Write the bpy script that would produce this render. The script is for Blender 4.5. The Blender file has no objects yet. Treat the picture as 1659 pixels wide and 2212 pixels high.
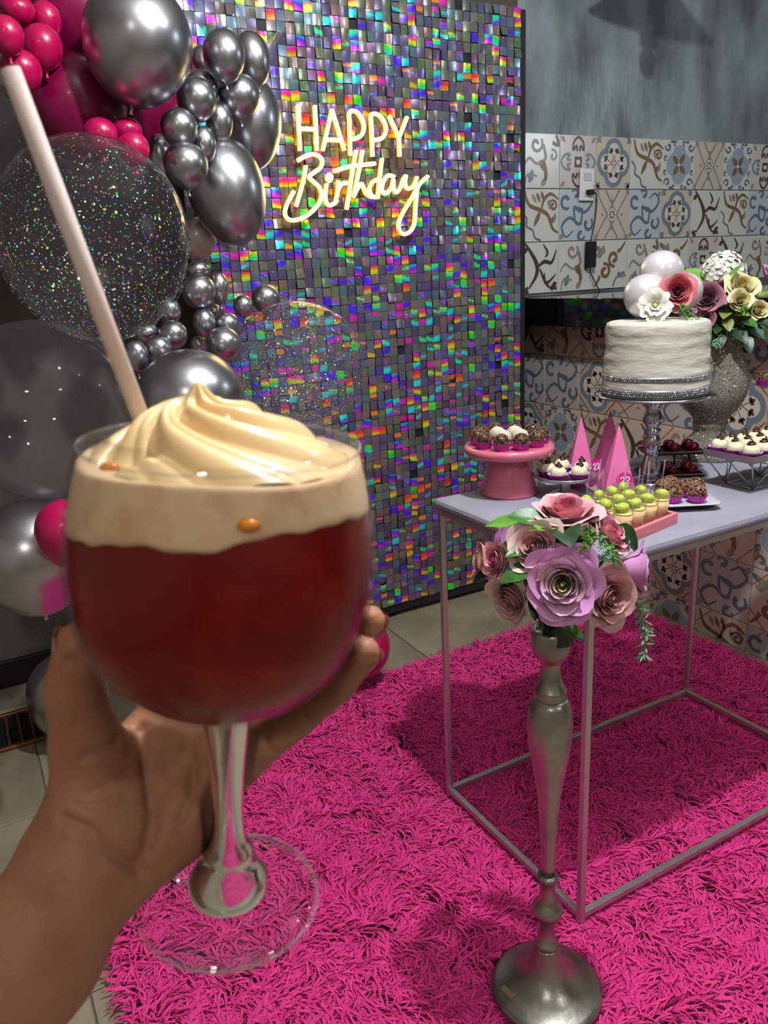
import bpy, bmesh, math, random
import numpy as np
from mathutils import Vector, Matrix

random.seed(7)
rng = np.random.default_rng(7)
S = bpy.context.scene
COL = S.collection
PI = math.pi

# ------------------------------------------------------------------ camera
CAM = np.array([0.0, 0.0, 1.225])          # hand-held phone, 1.2 m above the floor
_p, _r, _y = math.radians(16.9), math.radians(-2.97), math.radians(28.25)
_f = np.array([0, math.cos(_p), -math.sin(_p)])
_u = np.array([0, math.sin(_p), math.cos(_p)])
_x = np.array([1.0, 0, 0])
_x2 = math.cos(_r) * _x + math.sin(_r) * _u
_u2 = -math.sin(_r) * _x + math.cos(_r) * _u
_rz = np.array([[math.cos(_y), math.sin(_y), 0], [-math.sin(_y), math.cos(_y), 0], [0, 0, 1]])
_x2, _u2, _f = _rz @ _x2, _rz @ _u2, _rz @ _f
cam = bpy.data.cameras.new('camera')
cam.sensor_fit = 'HORIZONTAL'
cam.sensor_width = 36.0
cam.lens = 1670.0 / 1659.0 * 36.0
cam.clip_start = 0.02
cam.dof.use_dof = True
cam.dof.focus_distance = 1.75
cam.dof.aperture_fstop = 24.0
co = bpy.data.objects.new('camera', cam)
COL.objects.link(co)
co.matrix_world = Matrix(((_x2[0], _u2[0], -_f[0], CAM[0]), (_x2[1], _u2[1], -_f[1], CAM[1]),
                          (_x2[2], _u2[2], -_f[2], CAM[2]), (0, 0, 0, 1)))
S.camera = co

# ------------------------------------------------------------------ view, world, lamps
S.view_settings.view_transform = 'Standard'
S.view_settings.look = 'None'
S.view_settings.gamma = 1.0
S.view_settings.use_curve_mapping = False
S.view_settings.exposure = 0.0
try:
    S.cycles.max_bounces = 7
    S.cycles.diffuse_bounces = 2
    S.cycles.glossy_bounces = 4
    S.cycles.transmission_bounces = 7
    S.cycles.transparent_max_bounces = 14
    S.cycles.caustics_reflective = False
    S.cycles.caustics_refractive = False
    S.cycles.use_light_tree = False
    S.cycles.use_adaptive_sampling = True
    S.cycles.adaptive_threshold = 0.03
except AttributeError:
    pass
w = bpy.data.worlds.new('night')
S.world = w
w.use_nodes = True
w.node_tree.nodes['Background'].inputs[0].default_value = (0.5, 0.52, 0.55, 1)
w.node_tree.nodes['Background'].inputs[1].default_value = 0.02


def lamp(name, loc, power, col, size, target=None, spread=None):
    l = bpy.data.lights.new(name, 'AREA')
    l.shape = 'DISK'
    l.size = size
    l.energy = power
    l.color = col
    if spread:
        l.spread = math.radians(spread)
    o = bpy.data.objects.new(name, l)
    COL.objects.link(o)
    o.location = loc
    if target is not None:
        d = Vector(target) - Vector(loc)
        o.rotation_euler = d.to_track_quat('-Z', 'Y').to_euler()
    return o


def bulb(name, loc, power, col, radius):
    l = bpy.data.lights.new(name, 'POINT')
    l.energy = power
    l.color = col
    l.shadow_soft_size = radius
    o = bpy.data.objects.new(name, l)
    COL.objects.link(o)
    o.location = loc
    return o


bulb('ceiling_bulb_key', (0.83, 0.60, 2.46), 122, (0.95, 0.98, 1.0), 0.03)
lamp('ceiling_lamp_kitchen', (3.75, 0.72, 2.05), 5, (0.78, 0.91, 1.0), 0.12, (2.6, 2.62, 1.5))
bulb('ceiling_bulb_table', (1.85, 0.42, 2.45), 14, (0.97, 0.98, 1.0), 0.03)
lamp('fill_lamp_rear', (-0.9, -1.3, 2.5), 18, (1.0, 0.93, 0.84), 0.24)  # unseen fill lamps behind the camera, added for ambient light and reflections
lamp('fill_lamp_rear', (1.4, -1.6, 2.5), 14, (0.95, 0.97, 1.0), 0.24)


# ------------------------------------------------------------------ helpers
def srgb(r, g, b):
    def f(c):
        c = c / 255.0
        return c / 12.92 if c <= 0.04045 else ((c + 0.055) / 1.055) ** 2.4
    return (f(r), f(g), f(b), 1.0)


MATS = {}


def mat(name, col=(200, 200, 200), rough=0.5, metal=0.0, spec=0.5, bump=None, var=None, coat=0.0, sheen=0.0,
        sss=None, attr=None, emit=None, alpha=None, trans=0.0, ior=1.45):
    """procedural Principled material; var=(scale, second colour, low, high); bump=(scale, strength, stretch)"""
    if name in MATS:
        return MATS[name]
    m = bpy.data.materials.new(name)
    m.use_nodes = True
    nt = m.node_tree
    b = nt.nodes['Principled BSDF']
    c = srgb(*col)
    b.inputs['Base Color'].default_value = c
    b.inputs['Roughness'].default_value = rough
    b.inputs['Metallic'].default_value = metal
    b.inputs['Specular IOR Level'].default_value = spec
    b.inputs['IOR'].default_value = ior
    b.inputs['Coat Weight'].default_value = coat
    b.inputs['Coat Roughness'].default_value = 0.08
    b.inputs['Transmission Weight'].default_value = trans
    if sheen:
        b.inputs['Sheen Weight'].default_value = sheen
    if sss:
        b.inputs['Subsurface Weight'].default_value = sss[0]
        b.inputs['Subsurface Radius'].default_value = sss[1]
        b.inputs['Subsurface Scale'].default_value = sss[2]
    if emit:
        b.inputs['Emission Color'].default_value = srgb(*emit[0])
        b.inputs['Emission Strength'].default_value = emit[1]
    if attr:
        a = nt.nodes.new('ShaderNodeAttribute')
        a.attribute_name = attr
        nt.links.new(a.outputs['Color'], b.inputs['Base Color'])
    tc = nt.nodes.new('ShaderNodeTexCoord')
    if var:
        n = nt.nodes.new('ShaderNodeTexNoise')
        n.inputs['Scale'].default_value = var[0]
        n.inputs['Detail'].default_value = 5
        mp = nt.nodes.new('ShaderNodeMapping')
        if len(var) > 4:
            mp.inputs['Scale'].default_value = var[4]
        nt.links.new(tc.outputs['Object'], mp.inputs[0])
        nt.links.new(mp.outputs[0], n.inputs['Vector'])
        rp = nt.nodes.new('ShaderNodeValToRGB')
        rp.color_ramp.elements[0].position = var[2]
        rp.color_ramp.elements[1].position = var[3]
        rp.color_ramp.elements[0].color = c
        rp.color_ramp.elements[1].color = srgb(*var[1])
        nt.links.new(n.outputs['Fac'], rp.inputs[0])
        nt.links.new(rp.outputs[0], b.inputs['Base Color'])
    if bump:
        n = nt.nodes.new('ShaderNodeTexNoise')
        n.inputs['Scale'].default_value = bump[0]
        n.inputs['Detail'].default_value = 4
        if len(bump) > 2:
            mp = nt.nodes.new('ShaderNodeMapping')
            mp.inputs['Scale'].default_value = bump[2]
            nt.links.new(tc.outputs['Object'], mp.inputs[0])
            nt.links.new(mp.outputs[0], n.inputs['Vector'])
        else:
            nt.links.new(tc.outputs['Object'], n.inputs['Vector'])
        bm_ = nt.nodes.new('ShaderNodeBump')
        bm_.inputs['Strength'].default_value = bump[1]
        bm_.inputs['Distance'].default_value = 0.01
        nt.links.new(n.outputs['Fac'], bm_.inputs['Height'])
        nt.links.new(bm_.outputs[0], b.inputs['Normal'])
    MATS[name] = m
    return m


def film(name, tint=(255, 255, 255), ior=1.33, rough=0.03, veil=0.0, edge=0.75):
    """thin clear film or glass wall: clear, with Fresnel reflection and an optional faint milky veil"""
    if name in MATS:
        return MATS[name]
    m = bpy.data.materials.new(name)
    m.use_nodes = True
    nt = m.node_tree
    nt.nodes.clear()
    o = nt.nodes.new('ShaderNodeOutputMaterial')
    lw = nt.nodes.new('ShaderNodeLayerWeight')
    lw.inputs['Blend'].default_value = 0.5
    pw = nt.nodes.new('ShaderNodeMath')
    pw.operation = 'POWER'
    pw.inputs[1].default_value = 5.0
    nt.links.new(lw.outputs['Facing'], pw.inputs[0])
    fr = nt.nodes.new('ShaderNodeMath')
    fr.operation = 'MULTIPLY_ADD'
    f0 = ((ior - 1) / (ior + 1)) ** 2
    fr.inputs[1].default_value = edge
    fr.inputs[2].default_value = f0
    fr.use_clamp = True
    nt.links.new(pw.outputs[0], fr.inputs[0])
    t = nt.nodes.new('ShaderNodeBsdfTransparent')
    t.inputs[0].default_value = srgb(*tint)
    g = nt.nodes.new('ShaderNodeBsdfGlossy')
    g.inputs['Roughness'].default_value = rough
    mx = nt.nodes.new('ShaderNodeMixShader')
    nt.links.new(fr.outputs[0], mx.inputs[0])
    nt.links.new(t.outputs[0], mx.inputs[1])
    nt.links.new(g.outputs[0], mx.inputs[2])
    out = mx
    if veil:
        d = nt.nodes.new('ShaderNodeBsdfDiffuse')
        d.inputs[0].default_value = srgb(235, 235, 240)
        m2 = nt.nodes.new('ShaderNodeMixShader')
        m2.inputs[0].default_value = veil
        nt.links.new(mx.outputs[0], m2.inputs[1])
        nt.links.new(d.outputs[0], m2.inputs[2])
        out = m2
    nt.links.new(out.outputs[0], o.inputs[0])
    MATS[name] = m
    return m


def V(*a):
    return np.array(a, float)


def smooth_path(pts, n=6, closed=False):
    """Catmull-Rom through the points"""
    p = [np.array(q, float) for q in pts]
    if len(p) < 3:
        return np.array([p[0] + (p[-1] - p[0]) * t for t in np.linspace(0, 1, n + 1)])
    out = []
    m = len(p)
    for i in range(m if closed else m - 1):
        if closed:
            a, b, c, d = p[i - 1], p[i], p[(i + 1) % m], p[(i + 2) % m]
        else:
            a, b, c, d = p[max(i - 1, 0)], p[i], p[i + 1], p[min(i + 2, m - 1)]
        for t in np.linspace(0, 1, n, endpoint=False):
            out.append(0.5 * ((2 * b) + (c - a) * t + (2 * a - 5 * b + 4 * c - d) * t * t + (3 * b - a - 3 * c + d) * t ** 3))
    if not closed:
        out.append(p[-1])
    return np.array(out)


def frame_of(axis, ref=None):
    """3x3 matrix whose third column is axis"""
    a = np.array(axis, float)
    a /= np.linalg.norm(a)
    r = np.array(ref if ref is not None else ((0, 0, 1) if abs(a[2]) < 0.9 else (1, 0, 0)), float)
    x = np.cross(r, a)
    x /= np.linalg.norm(x)
    return np.column_stack([x, np.cross(a, x), a])


_BOXC = {}


class MB:
    def __init__(self):
        self.v, self.f, self.m, self.s, self.c = [], [], [], [], []
        self.n = 0

    def add(self, v, f, mi=0, smooth=True, M=None, T=None, col=None):
        v = np.asarray(v, float).reshape(-1, 3)
        if M is not None:
            v = v @ np.asarray(M, float).T
        if T is not None:
            v = v + np.asarray(T, float)
        self.v.append(v)
        n = self.n
        self.f.extend([tuple(i + n for i in q) for q in f])
        if isinstance(mi, (list, tuple)):
            self.m.extend(mi)
        else:
            self.m.extend([mi] * len(f))
        self.s.extend([smooth] * len(f))
        if col is None:
            col = np.ones((len(v), 4))
        else:
            col = np.asarray(col, float)
            if col.ndim == 1:
                col = np.tile(col, (len(v), 1))
        self.c.append(col)
        self.n += len(v)
        return self

    def box(self, c, size, bev=0.0, mi=0, M=None, T=None, col=None):
        key = tuple(round(s, 5) for s in size) + (round(bev, 5),)
        if key not in _BOXC:
            bm = bmesh.new()
            bmesh.ops.create_cube(bm, size=1.0)
            bmesh.ops.scale(bm, vec=Vector(size), verts=bm.verts)
            if bev > 0:
                bmesh.ops.bevel(bm, geom=bm.edges[:], offset=bev, segments=2 if bev > 0.002 else 1, profile=0.5, affect='EDGES')
            _BOXC[key] = (np.array([q.co[:] for q in bm.verts]), [tuple(q.index for q in f.verts) for f in bm.faces])
            bm.free()
        v, f = _BOXC[key]
        return self.add(v + np.array(c, float), f, mi, False, M, T, col)

    def lathe(self, prof, seg=32, mi=0, M=None, T=None, smooth=True, col=None, wob=None):
        """profile [(r,z),...] turned about z; wob(angle array, i) scales the radius"""
        prof = np.array(prof, float)
        a = np.linspace(0, 2 * PI, seg, endpoint=False)
        vs = []
        for i, (r, z) in enumerate(prof):
            rr = r * (wob(a, i) if wob else 1.0)
            vs.append(np.column_stack([rr * np.cos(a), rr * np.sin(a), np.full(seg, z)]))
        v = np.vstack(vs)
        f = []
        n = len(prof)
        for i in range(n - 1):
            for j in range(seg):
                k = (j + 1) % seg
                f.append((i * seg + j, i * seg + k, (i + 1) * seg + k, (i + 1) * seg + j))
        if prof[0][0] > 1e-6:
            f.append(tuple(range(seg))[::-1])
        if prof[-1][0] > 1e-6:
            f.append(tuple((n - 1) * seg + j for j in range(seg)))
        return self.add(v, f, mi, smooth, M, T, col)

    def tube(self, path, r, seg=8, mi=0, closed=False, cap=True, flat=1.0, col=None, up=None):
        p = np.array(path, float)
        n = len(p)
        rr = np.full(n, r) if np.isscalar(r) else np.array(r, float)
        if closed:
            t = np.roll(p, -1, 0) - np.roll(p, 1, 0)
        else:
            t = np.gradient(p, axis=0)
        t /= np.maximum(np.linalg.norm(t, axis=1), 1e-9)[:, None]
        x = np.cross(t[0], (0, 0, 1.0) if up is None else up)
        if np.linalg.norm(x) < 1e-3:
            x = np.cross(t[0], (1.0, 0, 0))
        x /= np.linalg.norm(x)
        vs = []
        a = np.linspace(0, 2 * PI, seg, endpoint=False)
        for i in range(n):
            x = x - t[i] * np.dot(x, t[i])
            x /= np.linalg.norm(x)
            y = np.cross(t[i], x)
            vs.append(p[i] + rr[i] * (np.outer(np.cos(a), x) + flat * np.outer(np.sin(a), y)))
        v = np.vstack(vs)
        f = []
        for i in range(n if closed else n - 1):
            i2 = (i + 1) % n
            for j in range(seg):
                k = (j + 1) % seg
                f.append((i * seg + j, i * seg + k, i2 * seg + k, i2 * seg + j))
        if cap and not closed:
            f.append(tuple(range(seg))[::-1])
            f.append(tuple((n - 1) * seg + j for j in range(seg)))
        return self.add(v, f, mi, True, col=col)

    def ball(self, c, r, seg=20, rings=12, mi=0, M=None, col=None):
        r = np.array([r, r, r] if np.isscalar(r) else r, float)
        vs = [(0, 0, -1)]
        for i in range(1, rings):
            t = PI * i / rings
            for j in range(seg):
                a = 2 * PI * j / seg
                vs.append((math.sin(t) * math.cos(a), math.sin(t) * math.sin(a), -math.cos(t)))
        vs.append((0, 0, 1))
        f = []
        for j in range(seg):
            f.append((0, 1 + (j + 1) % seg, 1 + j))
        for i in range(rings - 2):
            for j in range(seg):
                k = (j + 1) % seg
                f.append((1 + i * seg + j, 1 + i * seg + k, 1 + (i + 1) * seg + k, 1 + (i + 1) * seg + j))
        b = 1 + (rings - 2) * seg
        for j in range(seg):
            f.append((b + j, b + (j + 1) % seg, len(vs) - 1))
        v = np.array(vs) * r
        return self.add(v, f, mi, True, M, c, col)

    def grid(self, P, mi=0, smooth=True, closed_u=False, M=None, T=None, col=None):
        P = np.asarray(P, float)
        nu, nv = P.shape[:2]
        f = []
        for i in range(nu if closed_u else nu - 1):
            i2 = (i + 1) % nu
            for j in range(nv - 1):
                f.append((i * nv + j, i2 * nv + j, i2 * nv + j + 1, i * nv + j + 1))
        return self.add(P.reshape(-1, 3), f, mi, smooth, M, T, None if col is None else np.asarray(col).reshape(-1, 4) if np.asarray(col).ndim > 1 else col)

    def mesh(self, name, mats, color=False):
        me = bpy.data.meshes.new(name)
        v = np.vstack(self.v)
        me.from_pydata(v.tolist(), [], self.f)
        for m in (mats if isinstance(mats, (list, tuple)) else [mats]):
            me.materials.append(m)
        me.polygons.foreach_set('material_index', self.m)
        me.polygons.foreach_set('use_smooth', self.s)
        if color:
            ca = me.color_attributes.new('tone', 'FLOAT_COLOR', 'POINT')
            ca.data.foreach_set('color', np.vstack(self.c).astype(np.float32).ravel())
        me.update()
        return me

    def build(self, name, mats, parent=None, loc=None, rot=None, color=False):
        return place(name, self.mesh(name, mats, color), parent, loc, rot)


def place(name, me, parent=None, loc=None, rot=None, M=None):
    o = bpy.data.objects.new(name, me)
    COL.objects.link(o)
    if parent is not None:
        o.parent = parent
    if M is not None:
        M4 = Matrix(np.asarray(M, float).tolist()).to_4x4()
        if loc is not None:
            M4.translation = Vector(loc)
        o.matrix_basis = M4
    else:
        if loc is not None:
            o.location = loc
        if rot is not None:
            o.rotation_euler = rot
    return o


def tag(o, label=None, cat=None, group=None, kind=None):
    if label:
        o['label'] = label
    if cat:
        o['category'] = cat
    if group:
        o['group'] = group
    if kind:
        o['kind'] = kind
    return o


def thing(name, label, cat, loc=(0, 0, 0), group=None, M=None):
    o = place(name, None, None, loc, None, M)
    o.empty_display_size = 0.05
    return tag(o, label, cat, group)


def copy_tree(o, parent=None):
    c = o.copy()
    COL.objects.link(c)
    c.parent = parent
    for ch in list(o.children):
        copy_tree(ch, c)
    return c


# ------------------------------------------------------------------ room shell
X0, X1, Y0, Y1, ZC = -2.0, 4.7, -2.9, 2.62, 2.62
XW = 2.083                                   # face of the tiled half wall under the counter
plaster = mat('pale_plaster', (176, 170, 158), 0.85, bump=(30, 0.15), var=(2.0, (160, 154, 143), 0.35, 0.7))
white_paint = mat('ceiling_paint', (215, 214, 210), 0.9)
concrete = mat('burnt_cement', (146, 155, 160), 0.36, spec=0.55, bump=(11, 0.5, (1.6, 1.0, 0.8)),
               var=(3.0, (92, 99, 102), 0.38, 0.62, (1.5, 1.0, 0.7)))
grout = mat('floor_grout', (120, 112, 98), 0.9)
stone = mat('floor_stone', (156, 145, 120), 0.55, bump=(40, 0.12), var=(5.0, (126, 118, 100), 0.35, 0.68))


def struct(name, mb, m, parent=None):
    o = mb.build(name, m, parent)
    tag(o, kind='structure')
    return o


floor = struct('floor', MB().box(((X0 + X1) / 2, (Y0 + Y1) / 2, -0.055), (X1 - X0 + 0.4, Y1 - Y0 + 0.4, 0.1)), grout)
fx, fy, fs = 0.01, 0.05, 0.6
ft = MB().box((0, 0, 0), (fs - 0.004, fs - 0.004, 0.01), 0.0015).mesh('floor_tile', stone)
for i in range(-3, 7):
    for j in range(-4, 4):
        x, y = fx + (i + 0.5) * fs, fy + (j + 0.5) * fs
        if x < -1.5 or x > 2.2 or y < -0.6:
            continue
        place('floor_tile', ft, floor, (x, y, -0.005 + 0.0003 * ((i * 7 + j * 3) % 3)))
struct('ceiling', MB().box(((X0 + X1) / 2, (Y0 + Y1) / 2, ZC + 0.05), (X1 - X0 + 0.4, Y1 - Y0 + 0.4, 0.1)), white_paint)
struct('wall_left', MB().box((X0 - 0.05, (Y0 + Y1) / 2, ZC / 2), (0.1, Y1 - Y0 + 0.2, ZC)), plaster)
struct('wall_right', MB().box((X1 + 0.05, (Y0 + Y1) / 2, ZC / 2), (0.1, Y1 - Y0 + 0.2, ZC)), plaster)
struct('wall_front', MB().box(((X0 + X1) / 2, Y0 - 0.05, ZC / 2), (X1 - X0, 0.1, ZC)), plaster)
struct('wall_back', MB().box(((X0 + XW) / 2, Y1 + 0.05, ZC / 2), (XW - X0, 0.1, ZC)),
       mat('dark_taupe_plaster', (84, 79, 70), 0.85, bump=(30, 0.15), var=(2.0, (70, 66, 58), 0.35, 0.7)))
wk = struct('wall_kitchen', MB().box(((XW + X1) / 2, Y1 + 0.055, ZC / 2), (X1 - XW, 0.1, ZC)), concrete)
struct('baseboard_back', MB().box(((X0 + 0.6) / 2, Y1 - 0.008, 0.045), (0.6 - X0, 0.016, 0.09), 0.003),
       mat('black_skirting', (20, 20, 20), 0.5))
# half wall that carries the counter
YH0 = -0.6
wh = struct('wall_counter', MB().box((XW + 0.075, (Y1 + YH0) / 2, 0.509), (0.138, Y1 - YH0, 1.018)),
            mat('tile_bedding', (118, 96, 78), 0.9))

# ------------------------------------------------------------------ patterned wall tiles
TB = [mat('tile_cream', (205, 204, 196), 0.22, spec=0.5), mat('tile_beige', (196, 184, 166), 0.22),
      mat('tile_ice_blue', (184, 191, 196), 0.22), mat('tile_rosy', (200, 190, 182), 0.22)]
INK = [mat('ink_dark_brown', (74, 58, 50), 0.3), mat('ink_slate_blue', (92, 106, 124), 0.3),
       mat('ink_brown', (122, 92, 68), 0.3), mat('ink_taupe', (142, 132, 120), 0.3),
       mat('ink_pale', (206, 202, 190), 0.3), mat('ink_sky', (146, 160, 176), 0.3), mat('ink_grey_blue', (112, 124, 138), 0.3)]
DB, BL, BR, TP, PA, SK, GB = 1, 2, 3, 4, 5, 6, 7
TS = 0.2


class Tile:
    """flat print drawn on a porcelain slab; pattern units are tile widths, -0.5..0.5"""

    def __init__(self, base):
        self.mb = MB()
        self.base = base
        self.mb.box((0, 0, -0.004), (TS - 0.0028, TS - 0.0028, 0.008), 0.0009, 0)
        self.z = 0.00025

    def up(self):
        self.z += 0.00012
        return self

    def stroke(self, pts, w, ink, closed=False, raw=False):
        p = np.array(pts, float) if raw else smooth_path(pts, 5, closed)
        p = np.clip(p, -0.487, 0.487)
        n = len(p)
        t = (np.roll(p, -1, 0) - np.roll(p, 1, 0)) if closed else np.gradient(p, axis=0)
        t /= np.maximum(np.linalg.norm(t, axis=1), 1e-9)[:, None]
        nn = np.column_stack([-t[:, 1], t[:, 0]])
        w = w * 1.4 if np.isscalar(w) else [q * 1.4 for q in w]
        ws = np.full(n, w) if np.isscalar(w) else np.interp(np.linspace(0, 1, n), np.linspace(0, 1, len(w)), w)
        a, b = p + nn * ws[:, None] / 2, p - nn * ws[:, None] / 2
        v = np.clip(np.vstack([a, b]), -0.49, 0.49) * TS
        v = np.column_stack([v, np.full(2 * n, self.z)])
        f = [(i + 1 if i + 1 < n else 0, i, n + i, n + (i + 1 if i + 1 < n else 0)) for i in range(n if closed else n - 1)]
        self.mb.add(v, f, ink, False)
        return self

    def fill(self, pts, ink, raw=False):
        p = np.array(pts, float) if raw else smooth_path(pts, 4, True)
        p = np.clip(p, -0.49, 0.49) * TS
        c = p.mean(0)
        n = len(p)
        v = np.vstack([p, c[None]])
        v = np.column_stack([v, np.full(n + 1, self.z)])
        area = np.sum(p[:, 0] * np.roll(p[:, 1], -1) - p[:, 1] * np.roll(p[:, 0], -1))
        f = [(i, (i + 1) % n, n) if area > 0 else ((i + 1) % n, i, n) for i in range(n)]
        self.mb.add(v, f, ink, False)
        return self

    def disc(self, c, r, ink, n=16, ry=None, ang=0):
        a = np.linspace(0, 2 * PI, n, endpoint=False)
        x, y = r * np.cos(a), (ry or r) * np.sin(a)
        ca, sa = math.cos(ang), math.sin(ang)
        return self.fill(np.column_stack([c[0] + x * ca - y * sa, c[1] + x * sa + y * ca]), ink, True)

    def leaf(self, c, l, w, ang, ink):
        u = np.array([math.cos(ang), math.sin(ang)])
        n = np.array([-u[1], u[0]])
        c = np.array(c, float)
        return self.fill([c, c + u * l * .35 + n * w, c + u * l * .75 + n * w * .7, c + u * l, c + u * l * .75 - n * w * .7, c + u * l * .35 - n * w], ink)

    def trefoil(self, c, s, ang, ink):
        for d in (-0.9, 0, 0.9):
            self.leaf(c, s * (1.0 if d == 0 else .8), s * .28, ang + d, ink)
        return self

    def curl(self, c, r, a0, turns, w, ink, grow=0.15):
        t = np.linspace(0, 1, 14)
        rad = r * (grow + (1 - grow) * t)
        a = a0 + turns * 2 * PI * t
        return self.stroke(np.column_stack([c[0] + rad * np.cos(a), c[1] + rad * np.sin(a)]), [w * 1.2, w, w * .8], ink, raw=True)

    def corners(self):
        for sx in (-1, 1):
            for sy in (-1, 1):
                self.stroke([(sx * .485, sy * .2), (sx * .2, sy * .485)], .014, BR, raw=True)
        return self


def d_quatrefoil(t):
    for sx in (-1, 1):
        for sy in (-1, 1):
            t.trefoil((sx * .47, sy * .47), .14, math.atan2(-sy, -sx), GB)
    t.up()
    for a in range(4):
        t.disc((.2 * math.cos(a * PI / 2), .2 * math.sin(a * PI / 2)), .275, GB, 22)
        t.up()
    t.up()
    t.disc((0, 0), .1, PA, 12)
    for a in range(4):
        t.up()
        t.disc((.215 * math.cos(a * PI / 2), .215 * math.sin(a * PI / 2)), .168, PA, 20)
    t.up()
    for a in range(4):
        u = a * PI / 2
        for s in (-1, 1):
            c = (.2 * math.cos(u) - s * .07 * math.sin(u), .2 * math.sin(u) + s * .07 * math.cos(u))
            t.trefoil(c, .105, u + s * .5, DB)
            t.stroke([(.06 * math.cos(u), .06 * math.sin(u)), (c[0], c[1])], .012, BR, raw=True)
        t.leaf((.02 * math.cos(u + .78), .02 * math.sin(u + .78)), .07, .018, u + .78, BR)


def d_fan(t):
    t.stroke([(-.48, .05), (-.36, -.05), (-.36, -.2), (-.2, -.28), (-.14, -.42), (.02, -.47)], .03, BL)
    t.stroke([(-.42, .47), (-.3, .2), (.0, .1), (.2, .0), (.33, -.25), (.48, -.33)], [.03, .055, .06, .05, .03], BR)
    t.stroke([(.02, .08), (.1, .3), (.28, .4), (.48, .3)], [.03, .05, .05, .02], BR)
    t.curl((.34, .18), .12, 1.0, 1.3, .04, BR)
    for i, (x, y, a) in enumerate(((-.1, .42, -1.1), (-.22, .4, -1.0), (.02, .45, -1.2), (.2, .3, -1.3), (.34, -.02, -1.9), (.4, .05, -1.7))):
        t.leaf((x, y), .2, .04, a, TP if i % 2 else BR)
    t.leaf((0, .08), .34, .05, -2.1, BR)


def d_blueflower(t):
    for a in range(4):
        u = a * PI / 2
        t.disc((.17 * math.cos(u), .17 * math.sin(u)), .26, PA, 20)
    t.up()
    for a in range(4):
        u = a * PI / 2
        t.disc((.17 * math.cos(u), .17 * math.sin(u)), .228, SK, 20)
        t.up()
    for sx in (-1, 1):
        for sy in (-1, 1):
            t.curl((sx * .36, sy * .36), .1, math.atan2(sy, sx), .9 * sx * sy, .035, BL)
            t.curl((sx * .43, sy * .14), .06, 0, .8, .03, BL)
            t.curl((sx * .14, sy * .44), .06, 0, .8, .03, BL)
            t.leaf((sx * .3, sy * .46), .12, .03, math.atan2(0, -sx), BL)
    t.up()
    for a in range(4):
        t.leaf((.03 * math.cos(a * PI / 2 + .8), .03 * math.sin(a * PI / 2 + .8)), .24, .065, a * PI / 2 + .9, BR)
    t.up()
    t.disc((0, 0), .04, PA, 10)


def d_lattice(t):
    for s in (-1, 1):
        for o in (-.28, .28):
            t.stroke([(-.48, s * (-.48) + o), (.48, s * .48 + o)], .028, GB, raw=True)
    t.up()
    t.disc((0, 0), .15, TP, 8)
    t.up()
    t.disc((0, 0), .13, PA, 8)
    t.up()
    for a in range(8):
        t.leaf((.03 * math.cos(a * PI / 4), .03 * math.sin(a * PI / 4)), .08, .016, a * PI / 4, DB)
    for sx in (-1, 1):
        for sy in (-1, 1):
            t.trefoil((sx * .48, sy * .48), .13, math.atan2(-sy, -sx), TP)
            t.disc((sx * .28, 0), .03, GB, 8)
            t.disc((0, sy * .28), .03, GB, 8)


def d_bluescroll(t):
    t.stroke([(-.1, .16), (.2, .05), (.42, .25), (.3, .42), (.12, .32)], [.05, .045, .04, .03, .02], BL)
    t.stroke([(.16, .1), (.08, -.18), (-.2, -.05), (-.42, -.22), (-.3, -.42), (-.1, -.3)], [.03, .045, .045, .04, .03, .02], BL)
    t.stroke([(-.1, .16), (-.04, -.14), (.14, -.16)], .04, BL)
    t.stroke([(.16, .1), (-.1, .16)], .04, BL)
    t.curl((-.32, .25), .14, .4, .8, .05, BL, .6)
    t.curl((.32, -.18), .13, 2.2, .8, .05, BL, .6)
    t.curl((.12, -.4), .1, 1.2, .8, .05, BL, .6)
    t.curl((-.05, .42), .09, 4.2, .8, .05, BL, .6)
    t.leaf((-.48, -.46), .16, .05, .8, TP)
    t.leaf((.48, .46), .16, .05, 3.9, TP)


def d_branch(t):
    t.stroke([(-.4, .48), (-.2, .25), (-.08, .05), (-.1, -.15), (-.3, -.4)], [.03, .06, .075, .06, .02], DB)
    t.stroke([(-.05, .02), (.12, .12), (.32, .1), (.44, .35)], [.03, .06, .05, .015], DB)
    t.stroke([(.0, -.02), (.1, -.2), (.2, -.3), (.44, -.14)], [.03, .05, .05, .015], DB)
    t.stroke([(.12, -.1), (.16, -.3), (.34, -.44)], [.02, .045, .02], DB)
    t.trefoil((.34, -.34), .17, -.7, DB)
    t.stroke([(.08, .46), (.2, .3), (.14, .2)], [.015, .05, .02], DB)
    t.leaf((-.46, .3), .18, .05, .6, DB)
    t.trefoil((-.4, -.46), .14, .9, DB)


def d_hearts(t):
    t.fill([(-.1, -.1), (.1, -.1), (.1, .1), (-.1, .1)], DB, True)
    t.up()
    t.disc((0, 0), .05, PA, 12, .06)
    for a in range(4):
        u = a * PI / 2
        c, s = math.cos(u), math.sin(u)

        def r(p):
            return (p[0] * c - p[1] * s, p[0] * s + p[1] * c)
        t.stroke([r(q) for q in ((-.03, .2), (-.06, .3), (-.14, .22), (-.13, .36), (0, .46), (.13, .36), (.14, .22), (.06, .3), (.03, .2))], .034, DB if a % 2 else GB)
    for sx in (-1, 1):
        for sy in (-1, 1):
            t.leaf((sx * .47, sy * .47), .16, .04, math.atan2(-sy, -sx), TP)


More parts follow.
